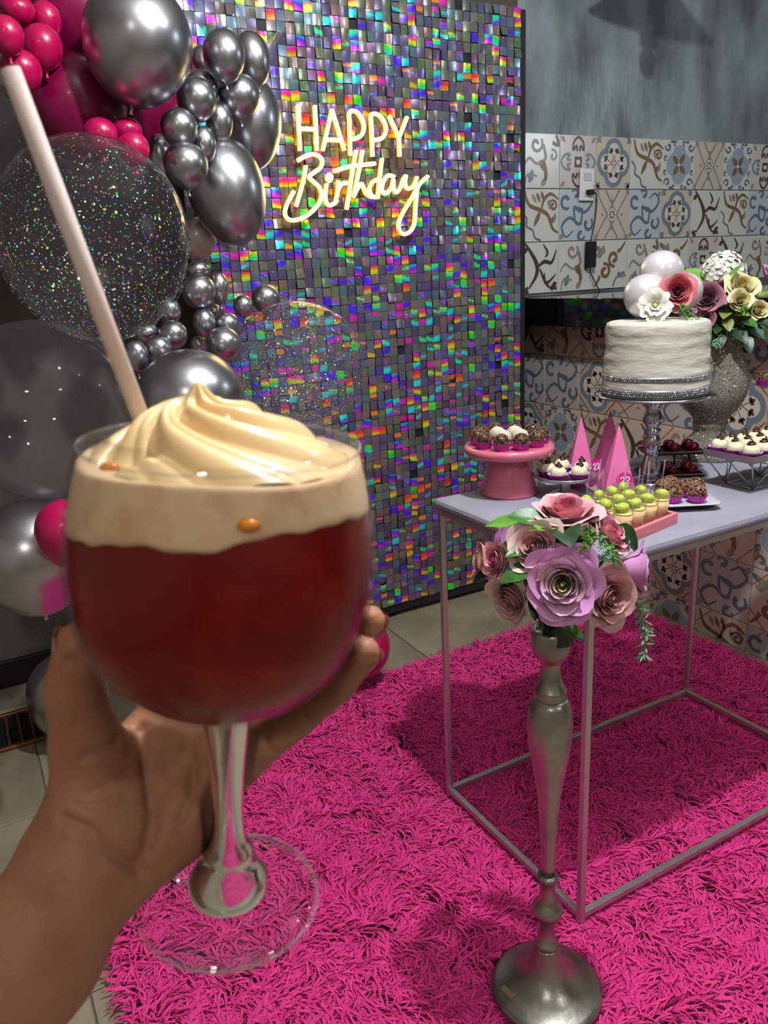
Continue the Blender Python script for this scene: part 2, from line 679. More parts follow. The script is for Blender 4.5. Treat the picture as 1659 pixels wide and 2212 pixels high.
def d_plant(t):
    t.curl((-.12, .3), .17, 0, 1.1, .05, TP)
    t.stroke([(.06, .3), (.12, .05), (-.1, -.05), (-.3, .05), (-.44, -.1)], [.05, .05, .04, .04, .02], TP)
    t.curl((.32, .1), .12, 2.0, 1.0, .035, TP)
    t.fill([(-.06, -.02), (.08, .02), (.16, -.12), (.18, -.28), (.1, -.36), (.1, -.22), (-.0, -.12)], BR)
    t.leaf((-.3, -.4), .26, .07, 1.2, GB)
    t.leaf((.02, -.46), .22, .06, .9, TP)
    t.stroke([(.4, .48), (.46, .3), (.3, .34)], .05, BR)
    t.stroke([(-.42, -.47), (-.34, -.25), (-.1, -.28)], .03, TP)


def d_curls(t):
    t.curl((.1, .12), .17, 4.0, 1.15, .06, BR, .2)
    t.stroke([(.2, .26), (.3, .3), (.44, .46)], [.06, .05, .02], BR)
    t.curl((-.16, -.14), .17, .9, 1.15, .06, BR, .2)
    t.stroke([(-.3, -.22), (-.36, -.34), (-.47, -.44)], [.06, .05, .02], BR)
    t.trefoil((-.24, .2), .24, 2.3, TP)
    t.leaf((-.34, .3), .18, .05, 2.6, BL)
    t.disc((-.02, .0), .03, DB, 10)
    t.leaf((.24, -.16), .16, .045, -1.0, BL)
    t.leaf((.3, -.2), .2, .06, -.3, TP)
    t.stroke([(.1, -.47), (.18, -.3), (.44, -.16)], .03, BL)


TB_BOUNCE = [mat('tile_cream_bounce', (198, 182, 166), 0.3), mat('tile_beige_bounce', (188, 168, 146), 0.3), mat('tile_grey_bounce', (178, 174, 170), 0.3), mat('tile_rosy_bounce', (196, 176, 164), 0.3)]  # lower-wall glazes with shade and warm pink bounce light put into the colours
DESIGN = [(d_quatrefoil, 1), (d_fan, 0), (d_blueflower, 0), (d_lattice, 1), (d_bluescroll, 2), (d_branch, 0), (d_hearts, 3), (d_plant, 0), (d_curls, 0)]
_tm = {}


def tile_mesh(d, corner=False, cut=None):
    k = (d, corner, cut)
    if k not in _tm:
        fn, base = DESIGN[d]
        t = Tile(base)
        fn(t)
        if corner:
            t.up().corners()
        me = t.mb.mesh('wall_tile', [(TB_BOUNCE if corner else TB)[base]] + INK)
        if cut:
            bm = bmesh.new()
            bm.from_mesh(me)
            lo, hi = cut
            if lo is not None:
                g = bm.verts[:] + bm.edges[:] + bm.faces[:]
                bmesh.ops.bisect_plane(bm, geom=g, plane_co=(0, lo, 0), plane_no=(0, 1, 0), clear_inner=True)
            if hi is not None:
                g = bm.verts[:] + bm.edges[:] + bm.faces[:]
                bmesh.ops.bisect_plane(bm, geom=g, plane_co=(0, hi, 0), plane_no=(0, 1, 0), clear_outer=True)
            bm.to_mesh(me)
            bm.free()
        _tm[k] = me
    return _tm[k]


ROWS = [[7, 6, 0, 1, 2, 3, 2, 6, 4, 1], [1, 4, 3, 4, 0, 5, 1, 4, 3, 7], [5, 7, 8, 7, 8, 6, 5, 7, 2, 4]]
MA = np.column_stack([(1, 0, 0), (0, 0, 1), (0, -1, 0)])
MBW = np.column_stack([(0, -1, 0), (0, 0, 1), (-1, 0, 0)])
for r, row in enumerate(ROWS):
    for c, d in enumerate(row):
        a = (r * 3 + c * 5) % 4 if d in (0, 3, 6) else 0
        Rz = np.array([[math.cos(a * PI / 2), -math.sin(a * PI / 2), 0], [math.sin(a * PI / 2), math.cos(a * PI / 2), 0], [0, 0, 1]])
        place('wall_tile', tile_mesh(d), wk, (2.197 + c * 0.1965, Y1 - 0.003, 1.6350 - r * 0.2035), M=MA @ np.diag([0.9815, 1.0165, 1.0]) @ Rz)
LOW = [  # rows from the top, columns from the kitchen wall towards the camera
    [5, 7, 6, 3, 1, 4, 0, 8, 2, 5, 3, 7, 1],
    [4, 4, 0, 3, 4, 0, 7, 6, 4, 0, 8, 3, 2],
    [0, 2, 1, 5, 7, 8, 0, 4, 3, 1, 2, 6, 0],
    [7, 3, 6, 4, 8, 7, 2, 1, 6, 5, 4, 0, 3],
    [1, 6, 4, 5, 0, 4, 8, 2, 3, 7, 0, 1, 5],
    [3, 8, 0, 3, 2, 1, 4, 5, 6, 0, 7, 2, 8]]
for r, row in enumerate(LOW):
    zc = 0.994 - r * 0.2
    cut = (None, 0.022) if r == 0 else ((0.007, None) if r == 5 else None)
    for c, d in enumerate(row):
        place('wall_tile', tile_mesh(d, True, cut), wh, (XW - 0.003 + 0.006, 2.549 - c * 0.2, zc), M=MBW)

# counter slab of black granite
granite = mat('black_granite', (9, 10, 11), 0.07, spec=0.6, var=(220, (26, 27, 29), 0.55, 0.8))
ct = MB().box((2.39, (Y1 + YH0) / 2, 1.069), (0.84, Y1 - YH0 - 0.002, 0.1), 0.003)
tag(ct.build('counter_slab', granite), 'glossy black granite counter slab on the tiled half wall', 'counter')

# ------------------------------------------------------------------ outlet, plug, cable, power brick
wht = mat('white_plastic', (225, 222, 220), 0.4)
blk = mat('black_plastic', (14, 14, 15), 0.45)
t = thing('wall_outlet', 'white double outlet plate on the patterned kitchen tiles', 'outlet', (2.432, Y1 - 0.01, 1.548))
MB().box((0, -0.004, 0), (0.075, 0.008, 0.125), 0.002).build('cover_plate', wht, t)
MB().box((0, -0.009, 0.03), (0.042, 0.004, 0.03), 0.001).build('switch_rocker', mat('switch_grey', (196, 192, 200), 0.4), t)
MB().box((0, -0.009, -0.028), (0.042, 0.004, 0.036), 0.001).build('socket', wht, t)
t = thing('power_adapter', 'black power brick with cable plugged into the white outlet', 'adapter', (2.449, Y1 - 0.03, 1.272))
MB().box((0, 0, 0), (0.042, 0.028, 0.105), 0.003).build('brick', blk, t)
MB().box((-0.012, 0.0, 0.2455), (0.03, 0.028, 0.02), 0.005).build('plug', blk, t)
MB().tube(smooth_path([(0.004, -0.002, 0.246), (0.016, -0.006, 0.236), (0.02, -0.006, 0.2), (0.014, -0.004, 0.13), (0.006, 0, 0.085), (0, 0, 0.05)]), 0.0026, 6).build('upper_cable', blk, t)
MB().tube(smooth_path([(0, 0, -0.05), (0.003, 0, -0.075), (0.02, 0.0, -0.1), (0.034, -0.004, -0.125), (0.05, -0.01, -0.1535)]), 0.0026, 6).build('lower_cable', blk, t)

# pendant lamp over the counter: out of frame, its shadow falls on the cement wall
t = thing('pendant_lamp', 'dark conical pendant lamp whose shadow falls on the cement wall', 'lamp', (2.28, 2.115, 2.235))
MB().lathe([(0.195, 0.0), (0.197, 0.003), (0.11, 0.075), (0.055, 0.13), (0.02, 0.17), (0.018, 0.168), (0.053, 0.127), (0.107, 0.071), (0.193, 0.0)], 32).build('shade', mat('dark_metal', (30, 30, 32), 0.5, 0.6), t)
MB().lathe([(0.0, 0.05), (0.026, 0.05), (0.026, -0.055), (0.018, -0.062), (0.0, -0.062)], 16).build('socket', blk, t)
MB().ball((0, 0, -0.1), (0.027, 0.027, 0.042), 14, 10).build('bulb', mat('frosted_bulb', (210, 210, 205), 0.3), t)
MB().tube([(0, 0, 0.165), (0, 0, ZC - 2.235)], 0.003, 6).build('cord', blk, t)

# floor drain grate at the left
t = thing('floor_drain_grate', 'copper coloured slotted drain grate set in the floor', 'drain', (-0.3, 2.30, 0.0))
cop = mat('copper_metal', (128, 84, 56), 0.4, 0.7)
for y in (-0.1, 0.1):
    MB().box((0, y, 0.006), (1.0, 0.016, 0.012), 0.002).build('rail', cop, t)
MB().box((0, 0, 0.0012), (1.0, 0.19, 0.002)).build('channel', mat('drain_dark', (8, 8, 8), 0.9), t)
bar = MB().box((0, 0, 0.006), (0.008, 0.186, 0.01), 0.001).mesh('bar', cop)
for k in range(30):
    place('bar', bar, t, (-0.48 + k * 0.033, 0, 0))
# ------------------------------------------------------------------ fuchsia shag rug
RX0, RX1, RY0, RY1 = 0.07, 2.01, 0.60, 1.945


def make_rug():
    t = thing('shag_rug', 'fuchsia pink long-pile shag rug under the party table', 'rug', (0, 0, 0))
    pink = mat('rug_backing', (92, 8, 50), 0.95)
    MB().box(((RX0 + RX1) / 2, (RY0 + RY1) / 2, 0.004), (RX1 - RX0, RY1 - RY0, 0.008), 0.002).build('backing', pink, t)
    g = np.random.default_rng(3)
    n = 90000
    x = g.uniform(RX0 + 0.004, RX1 - 0.004, n)
    y = g.uniform(RY0 + 0.004, RY1 - 0.004, n)
    ang = np.zeros(n)
    clump = np.zeros(n)
    for k in range(9):
        wl = [0.9, 0.5, 0.33, 0.22, 0.15, 0.11, 0.085, 0.065, 0.05][k]
        d = g.uniform(0, 2 * PI)
        ph = g.uniform(0, 2 * PI)
        q = 2 * PI / wl * (x * math.cos(d) + y * math.sin(d)) + ph
        ang += np.sin(q) * (0.75 if k < 6 else 0.5)
        clump += np.sin(q * 1.7 + 1.3) * (0.2 if k < 3 else 0.5)
    ang += g.normal(0, 0.30, n) - 0.5
    L = g.uniform(0.034, 0.056, n)
    W = g.uniform(0.0030, 0.0050, n)
    # strands at the border fall outwards
    for lo, axis in ((RX0, 0), (RX1, 1), (RY0, 2), (RY1, 3)):
        d = np.abs((x if axis < 2 else y) - lo)
        m = g.random(n) > d / 0.06
        out = [PI, 0, -PI / 2, PI / 2][axis]
        ang[m] = out + g.normal(0, 0.75, m.sum())
    hx, hy = np.cos(ang), np.sin(ang)
    bend = g.normal(0, 0.42, n)
    rise = 0.014 + 0.006 * np.tanh(clump) + g.normal(0, 0.003, n)
    mx, my = x + hx * L * 0.6, y + hy * L * 0.6
    rise = np.where((mx - 0.709) ** 2 + (my - 0.811) ** 2 < 0.102 ** 2, 0.004, rise)      # pressed down by the candle holder
    tab = ((np.abs(mx - 0.862) < 0.016) | (np.abs(mx - 1.684) < 0.016)) & (my > 0.87) & (my < 1.365) | ((np.abs(my - 0.891) < 0.016) | (np.abs(my - 1.344) < 0.016)) & (mx > 0.84) & (mx < 1.70)
    rise = np.where(tab, np.minimum(rise, 0.010), rise)     # and by the table frame
    P = np.zeros((n, 4, 3))
    prof_h = [0.0, 0.4, 0.78, 1.0]
    prof_z = [0.0, 0.85, 1.0, 0.62]
    for i in range(4):
        a2 = ang + bend * prof_h[i]
        P[:, i, 0] = x + np.cos(a2) * L * prof_h[i]
        P[:, i, 1] = y + np.sin(a2) * L * prof_h[i]
        P[:, i, 2] = 0.006 + np.maximum(rise, 0.003) * prof_z[i]
    tw = g.normal(0, 0.35, n)
    sx, sy = -np.sin(ang + bend * .5), np.cos(ang + bend * .5)
    V3 = np.zeros((n, 4, 2, 3))
    for i, ws in enumerate((0.8, 1.0, 0.95, 0.35)):
        for j, s in enumerate((-0.5, 0.5)):
            V3[:, i, j, 0] = P[:, i, 0] + s * ws * W * sx * np.cos(tw)
            V3[:, i, j, 1] = P[:, i, 1] + s * ws * W * sy * np.cos(tw)
            V3[:, i, j, 2] = P[:, i, 2] + s * ws * W * np.sin(tw)
    v = V3.reshape(-1, 3).astype(np.float32)
    base = (np.arange(n) * 8)[:, None, None]
    q = np.array([[0, 1, 3, 2], [2, 3, 5, 4], [4, 5, 7, 6]])[None]
    idx = (base + q).astype(np.int32)
    me = bpy.data.meshes.new('pile')
    me.vertices.add(len(v))
    me.vertices.foreach_set('co', v.ravel())
    nf = n * 3
    me.loops.add(nf * 4)
    me.loops.foreach_set('vertex_index', idx.ravel())
    me.polygons.add(nf)
    me.polygons.foreach_set('loop_start', np.arange(0, nf * 4, 4, dtype=np.int32))
    me.polygons.foreach_set('loop_total', np.full(nf, 4, dtype=np.int32))
    me.polygons.foreach_set('use_smooth', np.ones(nf, dtype=bool))
    ca = me.color_attributes.new('tone', 'FLOAT_COLOR', 'POINT')
    base = np.array(srgb(240, 72, 152))
    b2 = np.array(srgb(222, 48, 132))
    k = g.uniform(0, 1, n)[:, None]
    c = base * k + b2 * (1 - k)
    ca.data.foreach_set('color', np.repeat(c, 8, 0).astype(np.float32).ravel())
    me.materials.append(mat('rug_pile', (225, 25, 130), 0.85, spec=0.15, sheen=0.12, attr='tone'))
    me.update()
    o = place('pile', me, t)
    tag(o, kind='stuff')


make_rug()

# ------------------------------------------------------------------ holographic sequin wall
PX0, PX1, PY, PZ1, SQ = 0.66, 1.893, 2.33, 2.055, 0.0294


def hsv(h, s, v):
    h = (h % 1.0) * 6
    i = int(h)
    f = h - i
    p, q, t = v * (1 - s), v * (1 - s * f), v * (1 - s * (1 - f))
    return [(v, t, p), (q, v, p), (p, v, t), (p, q, v), (t, p, v), (v, p, q)][i % 6]


def sequin_variants(n):
    g = random.Random(11)
    out = []
    for k in range(n):
        nu, nv = 4, 7
        P = np.zeros((nu, nv, 3))
        C = np.ones((nu, nv, 4))
        W, H = SQ * 0.94, SQ * 0.99
        bow = g.uniform(0.0004, 0.0022) * (1 if k % 4 else -1)
        t = g.uniform(0, 1)
        gr = np.array(srgb(*[int(q * g.uniform(0.8, 1.2)) for q in (122, 112, 124)]))
        if t < 0.15:
            gr = np.array(srgb(100, 90, 124))
        elif t < 0.27:
            gr = np.array(srgb(140, 118, 118))
        elif t < 0.36:
            gr = np.array(srgb(116, 122, 108))
        holo = k % 10 < 6
        h0 = g.choice([0.7, 0.68, 0.72, 0.66, 0.5, 0.33, 0.38, 0.3, 0.05, 0.02, 0.12, 0.55, 0.68, 0.08, 0.9])
        full = g.random() < 0.3
        v0, v1 = sorted((g.uniform(0.0, 0.6), g.uniform(0.3, 1.0)))
        if full:
            v0, v1 = 0.0, 1.0
        if v1 - v0 < 0.22:
            v1 = v0 + 0.25
        sl = g.uniform(-0.35, 0.35)
        span = g.choice([0.05, 0.1, 0.35, 0.5, -0.3, 0.25])
        for i in range(nu):
            for j in range(nv):
                u, v = i / (nu - 1), j / (nv - 1)
                P[i, j] = ((u - .5) * W, bow * (4 * u * (1 - u)) * -1 - 0.0026 * v + 0.0016 * v * v, -v * H)
                c = gr.copy()
                vv = v + sl * (u - .5)
                if holo and v0 <= vv <= v1:
                    f = (vv - v0) / (v1 - v0)
                    sat = 0.97
                    rgb = hsv(h0 + span * (f - .5), sat, 1.0)
                    c = np.array([*rgb, 1.0])
                    if h0 in (0.7, 0.68, 0.72, 0.66) and abs(span) < 0.2:
                        c = np.array([0.1, 0.03, 1.0, 1])
                C[i, j] = c
        mb = MB().grid(P, 0, True, col=C)
        mb.add([(-0.0012, -0.0008, -0.003), (0.0012, -0.0008, -0.003), (0.0012, -0.0008, -0.0054), (-0.0012, -0.0008, -0.0054)], [(0, 3, 2, 1)], 0, False, col=np.array([0.75, 0.75, 0.78, 1]))
        out.append(mb)
    return out


def make_sequin_wall():
    t = thing('sequin_wall', 'shimmering holographic silver sequin panel wall behind the balloons', 'backdrop', (0, PY, 0))
    holo = mat('holographic_film', (120, 110, 120), 0.24, 0.45, attr='tone', spec=0.8)
    MB().box(((PX0 + PX1) / 2, 0.012, PZ1 / 2 + 0.01), (PX1 - PX0, 0.012, PZ1 - 0.02), 0.002).build('backing', mat('backing_dark', (26, 25, 28), 0.6), t)
    for x in (PX0 + 0.03, (PX0 + PX1) / 2, PX1 - 0.03):
        MB().box((x, 0.03, PZ1 / 2), (0.03, 0.025, PZ1), 0.002).build('upright', mat('dark_metal', (30, 30, 32), 0.5, 0.6), t)
    var = sequin_variants(60)
    mesh = [q.mesh('sequin', holo, True) for q in var]
    g = random.Random(5)
    ncol = int((PX1 - PX0) / SQ)
    nrow = int((PZ1 - 0.03) / SQ)
    items = []
    for r in range(nrow):
        for c in range(ncol):
            x = PX0 + (c + 0.5) * SQ
            z = PZ1 - r * SQ + g.uniform(-0.0012, 0.0012)
            if g.random() < 0.012:
                continue
            p = 0.44 if z < 1.5 else 0.30
            k = g.randrange(60)
            if (k % 10 < 6) != (g.random() < p):
                k = (k // 10) * 10 + (g.randrange(6, 10) if k % 10 < 6 else g.randrange(0, 6))
            ax, az, ay = g.gauss(0.02, 0.085), g.gauss(0, 0.075), g.gauss(0, 0.02)
            items.append((x, z, k, ax, az, ay))
    vis = [q for q in items if q[0] > 1.26]
    vis.sort(key=lambda q: q[0] ** 2 + (q[1] - 1.225) ** 2)
    near = set(id(q) for q in vis[:300])
    rest = MB()
    for q in items:
        x, z, k, ax, az, ay = q
        cx_, sx_ = math.cos(ax), math.sin(ax)
        cz_, sz_ = math.cos(az), math.sin(az)
        cy_, sy_ = math.cos(ay), math.sin(ay)
        M = np.array([[cz_, -sz_, 0], [sz_, cz_, 0], [0, 0, 1]]) @ np.array([[1, 0, 0], [0, cx_, -sx_], [0, sx_, cx_]]) @ np.array([[cy_, 0, sy_], [0, 1, 0], [-sy_, 0, cy_]])
        if id(q) in near:
            place('sequin', mesh[k], t, (x, 0, z), M=M)
        else:
            s = var[k]
            for v, cc in zip(s.v, s.c):
                pass
            vv = np.vstack(s.v)
            rest.add(vv, s.f, 0, True, M, (x, 0, z), np.vstack(s.c))
    o = rest.build('sequin_field', holo, t, color=True)
    tag(o, kind='stuff')


make_sequin_wall()

# ------------------------------------------------------------------ neon sign
NEON={
 'letter_h':[[(1.0142, 1.7134), (1.011, 1.593)], [(1.069, 1.715), (1.0659, 1.5944)], [(1.0128, 1.6521), (1.0672, 1.6519)]],
 'letter_a':[[(1.0851, 1.595), (1.1242, 1.707), (1.1577, 1.5969)], [(1.099, 1.6252), (1.1483, 1.6244)]],
 'letter_p':[[(1.1766, 1.5841), (1.1801, 1.6692), (1.1809, 1.6967), (1.1887, 1.7066), (1.2083, 1.7038), (1.225, 1.6827), (1.2282, 1.6594), (1.2187, 1.6414), (1.1998, 1.6319), (1.1798, 1.6298)]],
 'letter_p.2':[[(1.2537, 1.5829), (1.2549, 1.6634), (1.255, 1.6942), (1.2636, 1.7025), (1.283, 1.6993), (1.3006, 1.6815), (1.3058, 1.6609), (1.2972, 1.6411), (1.279, 1.6316), (1.2547, 1.6302)]],
 'letter_y':[[(1.3185, 1.7), (1.3513, 1.6369)], [(1.3832, 1.6984), (1.3513, 1.6369), (1.3506, 1.5851)]],
 'letter_b':[[(1.0261, 1.5516), (1.0138, 1.5077), (0.9855, 1.44)], [(1.0018, 1.5655), (1.0231, 1.5761), (1.0478, 1.5839), (1.0699, 1.5801), (1.081, 1.5657), (1.0732, 1.5466), (1.0504, 1.533), (1.0349, 1.5205), (1.05, 1.5066), (1.0672, 1.4905), (1.0707, 1.4681), (1.0551, 1.4412), (1.0251, 1.4174), (0.9908, 1.4027), (0.9615, 1.4016), (0.9476, 1.4165), (0.9551, 1.443), (0.9813, 1.4811)]],
 'letter_i':[[(1.1023, 1.5092), (1.0934, 1.518), (1.0998, 1.5278), (1.1087, 1.5235), (1.1023, 1.5092)], [(1.0908, 1.5025), (1.0842, 1.4726), (1.0852, 1.4501), (1.0967, 1.442), (1.1126, 1.4471), (1.1222, 1.4561)]],
 'letter_r':[[(1.1307, 1.5118), (1.1273, 1.4848), (1.115, 1.4456)], [(1.123, 1.4758), (1.14, 1.5014), (1.1603, 1.5061)]],
 'letter_t':[[(1.1976, 1.5979), (1.1782, 1.5274), (1.1531, 1.4302)], [(1.1177, 1.5385), (1.1763, 1.5528), (1.2611, 1.5625)]],
 'letter_h.2':[[(1.2203, 1.5985), (1.1994, 1.5277), (1.1794, 1.4653)], [(1.1794, 1.4653), (1.1959, 1.4913), (1.2097, 1.5035), (1.217, 1.4914), (1.2263, 1.473), (1.2465, 1.4654)]],
 'letter_d':[[(1.2724, 1.5179), (1.2492, 1.5085), (1.2365, 1.4854), (1.2467, 1.4675), (1.2674, 1.4654)], [(1.2872, 1.5776), (1.2753, 1.5225), (1.2653, 1.4623)]],
 'letter_a.2':[[(1.3282, 1.5256), (1.3053, 1.5284), (1.2869, 1.5073), (1.2818, 1.4841), (1.294, 1.4763), (1.314, 1.4904), (1.3247, 1.5169), (1.3235, 1.4952), (1.3336, 1.4796), (1.3491, 1.4938), (1.361, 1.5189)]],
 'letter_y.2':[[(1.361, 1.5189), (1.3712, 1.5284), (1.3663, 1.508), (1.3742, 1.4917), (1.3966, 1.4972), (1.4126, 1.5257)], [(1.4541, 1.5285), (1.4196, 1.5022), (1.3835, 1.4545), (1.3476, 1.4084), (1.3362, 1.3766), (1.3501, 1.3548), (1.3784, 1.3607), (1.3965, 1.387), (1.4037, 1.4417), (1.4144, 1.5021)]],
}
ACR = [(0.9831, 1.7279), (1.0848, 1.7416), (1.1969, 1.7478), (1.3057, 1.7391), (1.3923, 1.7287), (1.408, 1.6904), (1.3769, 1.6469), (1.3687, 1.5978), (1.3809, 1.5673), (1.4519, 1.5546), (1.475, 1.5249), (1.4491, 1.4833), (1.4275, 1.4512), (1.4232, 1.3964), (1.3985, 1.3414), (1.3458, 1.3312), (1.304, 1.3627), (1.2949, 1.4105), (1.2117, 1.4206), (1.1365, 1.4027), (1.0642, 1.4004), (0.9916, 1.3727), (0.9308, 1.3827), (0.9089, 1.4168), (0.9215, 1.4606), (0.9591, 1.5043), (0.9674, 1.5762), (0.972, 1.6609)]


def make_neon():
    t = thing('neon_sign', 'warm yellow neon sign reading Happy Birthday on clear acrylic', 'sign', (0, 2.285, 0))
    ac = film('clear_acrylic', (250, 250, 248), 1.3, 0.04)
    p = smooth_path(ACR, 4, True)
    n = len(p)
    v = np.vstack([np.column_stack([p[:, 0], np.full(n, 0.012), p[:, 1]]), np.column_stack([p[:, 0], np.full(n, 0.016), p[:, 1]])])
    f = [tuple(range(n)), tuple(range(2 * n - 1, n - 1, -1))] + [(i, n + i, n + (i + 1) % n, (i + 1) % n) for i in range(n)]
    MB().add(v, f, 0, False).build('acrylic_sheet', ac, t)
    core = mat('neon_core', (255, 240, 200), 0.5, emit=((255, 226, 150), 9.0))
    jack = mat('neon_jacket', (255, 190, 40), 0.5, emit=((255, 176, 20), 1.6))
    for name, strokes in NEON.items():
        mb, mj = MB(), MB()
        for s in strokes:
            q = smooth_path(s, 5) if len(s) > 2 and not (name == 'letter_a' or (name == 'letter_y' and len(s) == 3)) else np.array(s, float)
            q3 = np.column_stack([q[:, 0], np.zeros(len(q)), q[:, 1]])
            if len(s) > 2 and (name == 'letter_a' or name == 'letter_y'):
                for a, b in zip(q3[:-1], q3[1:]):
                    mb.tube([a, b], 0.0052, 8)
                    mj.tube([a + V(0, .006, 0), b + V(0, .006, 0)], 0.0080, 8, flat=0.8)
            else:
                mb.tube(q3, 0.0052, 8)
                mj.tube(q3 + V(0, .006, 0), 0.0080, 8, flat=0.8)
        o = mb.build(name.split('.')[0], core, t)
        mj.build('silicone_jacket', jack, o)
    MB().tube([(1.11, 0.01, 1.73), (1.108, 0.012, 1.9), (1.106, 0.016, 2.06)], 0.0008, 5).build('hanging_wire', mat('fine_wire', (190, 190, 190), 0.3, 0.8), t)


make_neon()

# ------------------------------------------------------------------ balloons
CHROME = mat('chrome_latex', (184, 185, 190), 0.29, 1.0)
PEARL = mat('pearl_latex', (214, 208, 200), 0.3, 0.25, coat=0.4)
MAGENTA = mat('magenta_latex', (176, 4, 76), 0.28, 0.0, spec=0.6, coat=0.25)
DEEP = mat('deep_magenta_latex', (120, 3, 60), 0.32, 0.0, spec=0.5, coat=0.2)
SKIN_F = film('bubble_film', (252, 252, 254), 1.3, 0.03, 0.015, 0.95)


def balloon_mb(rx, ry, seg=36, rings=24, knot=True):
    pr = []
    for i in range(rings + 1):
        a = PI * i / rings
        r = rx * math.sin(a) * (1 + 0.07 * (-math.cos(a)) - 0.02)
        pr.append((max(r, 0.0), -ry * math.cos(a)))
    pr[0] = (0.0, -ry)
    pr[-1] = (0.0, ry)
    if knot:
        k = 0.0035
        pr = [(0.0, -ry - 0.014), (k * 1.5, -ry - 0.014), (k * 1.3, -ry - 0.011), (k * .7, -ry - 0.007), (k * 1.1, -ry - 0.003)] + pr[1:]
    return MB().lathe(pr, seg)


FWD = np.array([0.45288, 0.84285, -0.2907])


def tilt_m(deg):
    a = math.radians(deg)
    k = FWD / np.linalg.norm(FWD)
    K = np.array([[0, -k[2], k[1]], [k[2], 0, -k[0]], [-k[1], k[0], 0]])
    return np.eye(3) + math.sin(a) * K + (1 - math.cos(a)) * K @ K


BALLOONS=[
 ('chrome',(0.4621, 1.8433, 1.7142),0.1135,0.1203,15),
 ('chrome',(0.6691, 1.8999, 1.7223),0.0485,0.0558,0),
 ('chrome',(0.7745, 1.9942, 1.7463),0.0428,0.0619,-8),
 ('chrome',(0.6835, 2.0926, 1.7524),0.0368,0.0414,0),
 ('chrome',(0.7157, 1.9521, 1.6517),0.0508,0.0519,0),
 ('chrome',(0.5923, 1.8931, 1.6277),0.0460,0.0471,0),
 ('chrome',(0.6289, 1.9584, 1.6658),0.0390,0.0411,0),
 ('chrome',(0.5358, 1.8626, 1.5623),0.0411,0.0421,0),
 ('chrome',(0.6543, 1.9349, 1.592),0.0327,0.0458,0),
 ('chrome',(0.5969, 1.8884, 1.5353),0.0276,0.0393,0),
 ('chrome',(0.5326, 1.8311, 1.4805),0.0492,0.0492,0),
 ('chrome',(0.519, 1.9835, 1.5238),0.0305,0.0469,0),
 ('chrome',(0.6664, 1.9677, 1.4437),0.0954,0.1283,-12),
 ('chrome',(0.7827, 2.0744, 1.6197),0.0821,0.1131,0),
 ('pearl',(0.6132, 2.0748, 1.3421),0.0477,0.0525,0),
 ('pink',(0.251, 1.9439, 1.7843),0.0352,0.0286,0),
 ('pink',(0.2097, 1.8385, 1.7088),0.0333,0.0360,0),
 ('pink',(0.3084, 1.9705, 1.78),0.0314,0.0373,0),
 ('pink',(0.2835, 1.9108, 1.7123),0.0411,0.0440,0),
 ('pink',(0.2316, 1.8851, 1.6588),0.0413,0.0413,0),
 ('pinkbig',(0.3487, 2.0054, 1.6192),0.1121,0.1121,0),
 ('pinkbig',(0.399, 2.0952, 1.8254),0.1326,0.1326,0),
 ('pinkbig',(0.5374, 2.2073, 1.6716),0.1182,0.1241,0),
 ('pink',(0.3602, 1.8358, 1.5361),0.0359,0.0359,0),
 ('pink',(0.4101, 1.7737, 1.5024),0.0326,0.0345,0),
 ('pink',(0.4246, 1.8787, 1.5545),0.0332,0.0282,0),
 ('bubble_glitter',(0.2868, 1.6634, 1.3183),0.1829,0.1919,0),
 ('bubble_glitter',(0.7612, 1.8305, 1.0194),0.1667,0.1621,0),
 ('bubble',(0.1348, 1.604, 1.0125),0.1704,0.1696,0),
 ('bubble',(0.1233, 1.9455, 1.5538),0.1073,0.1073,0),
 ('bubble',(0.8155, 2.149, 1.9149),0.1269,0.1280,0),
 ('chromebig',(0.4234, 1.6151, 0.9947),0.1106,0.1086,0),
 ('chrome',(0.5324, 1.8455, 1.2134),0.0399,0.0399,0),
 ('chrome',(0.5526, 1.8988, 1.2616),0.0275,0.0220,0),
 ('chrome',(0.5955, 1.8847, 1.219),0.0234,0.0368,0),
 ('chrome',(0.5342, 1.8357, 1.1421),0.0271,0.0337,0),
 ('chrome',(0.5915, 1.8418, 1.1336),0.0299,0.0299,0),
 ('chrome',(0.5545, 1.769, 1.0945),0.0405,0.0394,0),
 ('chrome',(0.5277, 1.8769, 1.0905),0.0212,0.0223,0),
 ('chrome',(0.4407, 1.7649, 1.1244),0.0319,0.0319,0),
 ('chrome',(0.3967, 1.7328, 1.0976),0.0301,0.0321,0),
 ('chrome',(0.3441, 1.7084, 1.09),0.0255,0.0343,0),
 ('chrome',(0.3893, 1.7991, 1.1311),0.0288,0.0237,0),
 ('chrome',(0.4544, 1.8263, 1.1736),0.0263,0.0306,0),
 ('chrome',(0.6585, 1.9059, 1.1719),0.0253,0.0276,0),
 ('chrome',(0.7257, 1.9248, 1.1859),0.0364,0.0364,0),
 ('chrome',(0.585, 1.9193, 1.1653),0.0182,0.0182,0),
 ('chrome',(0.072, 1.5786, 0.7359),0.1109,0.1172,0),
 ('pink',(0.1253, 1.4394, 0.8126),0.0549,0.0632,0),
]

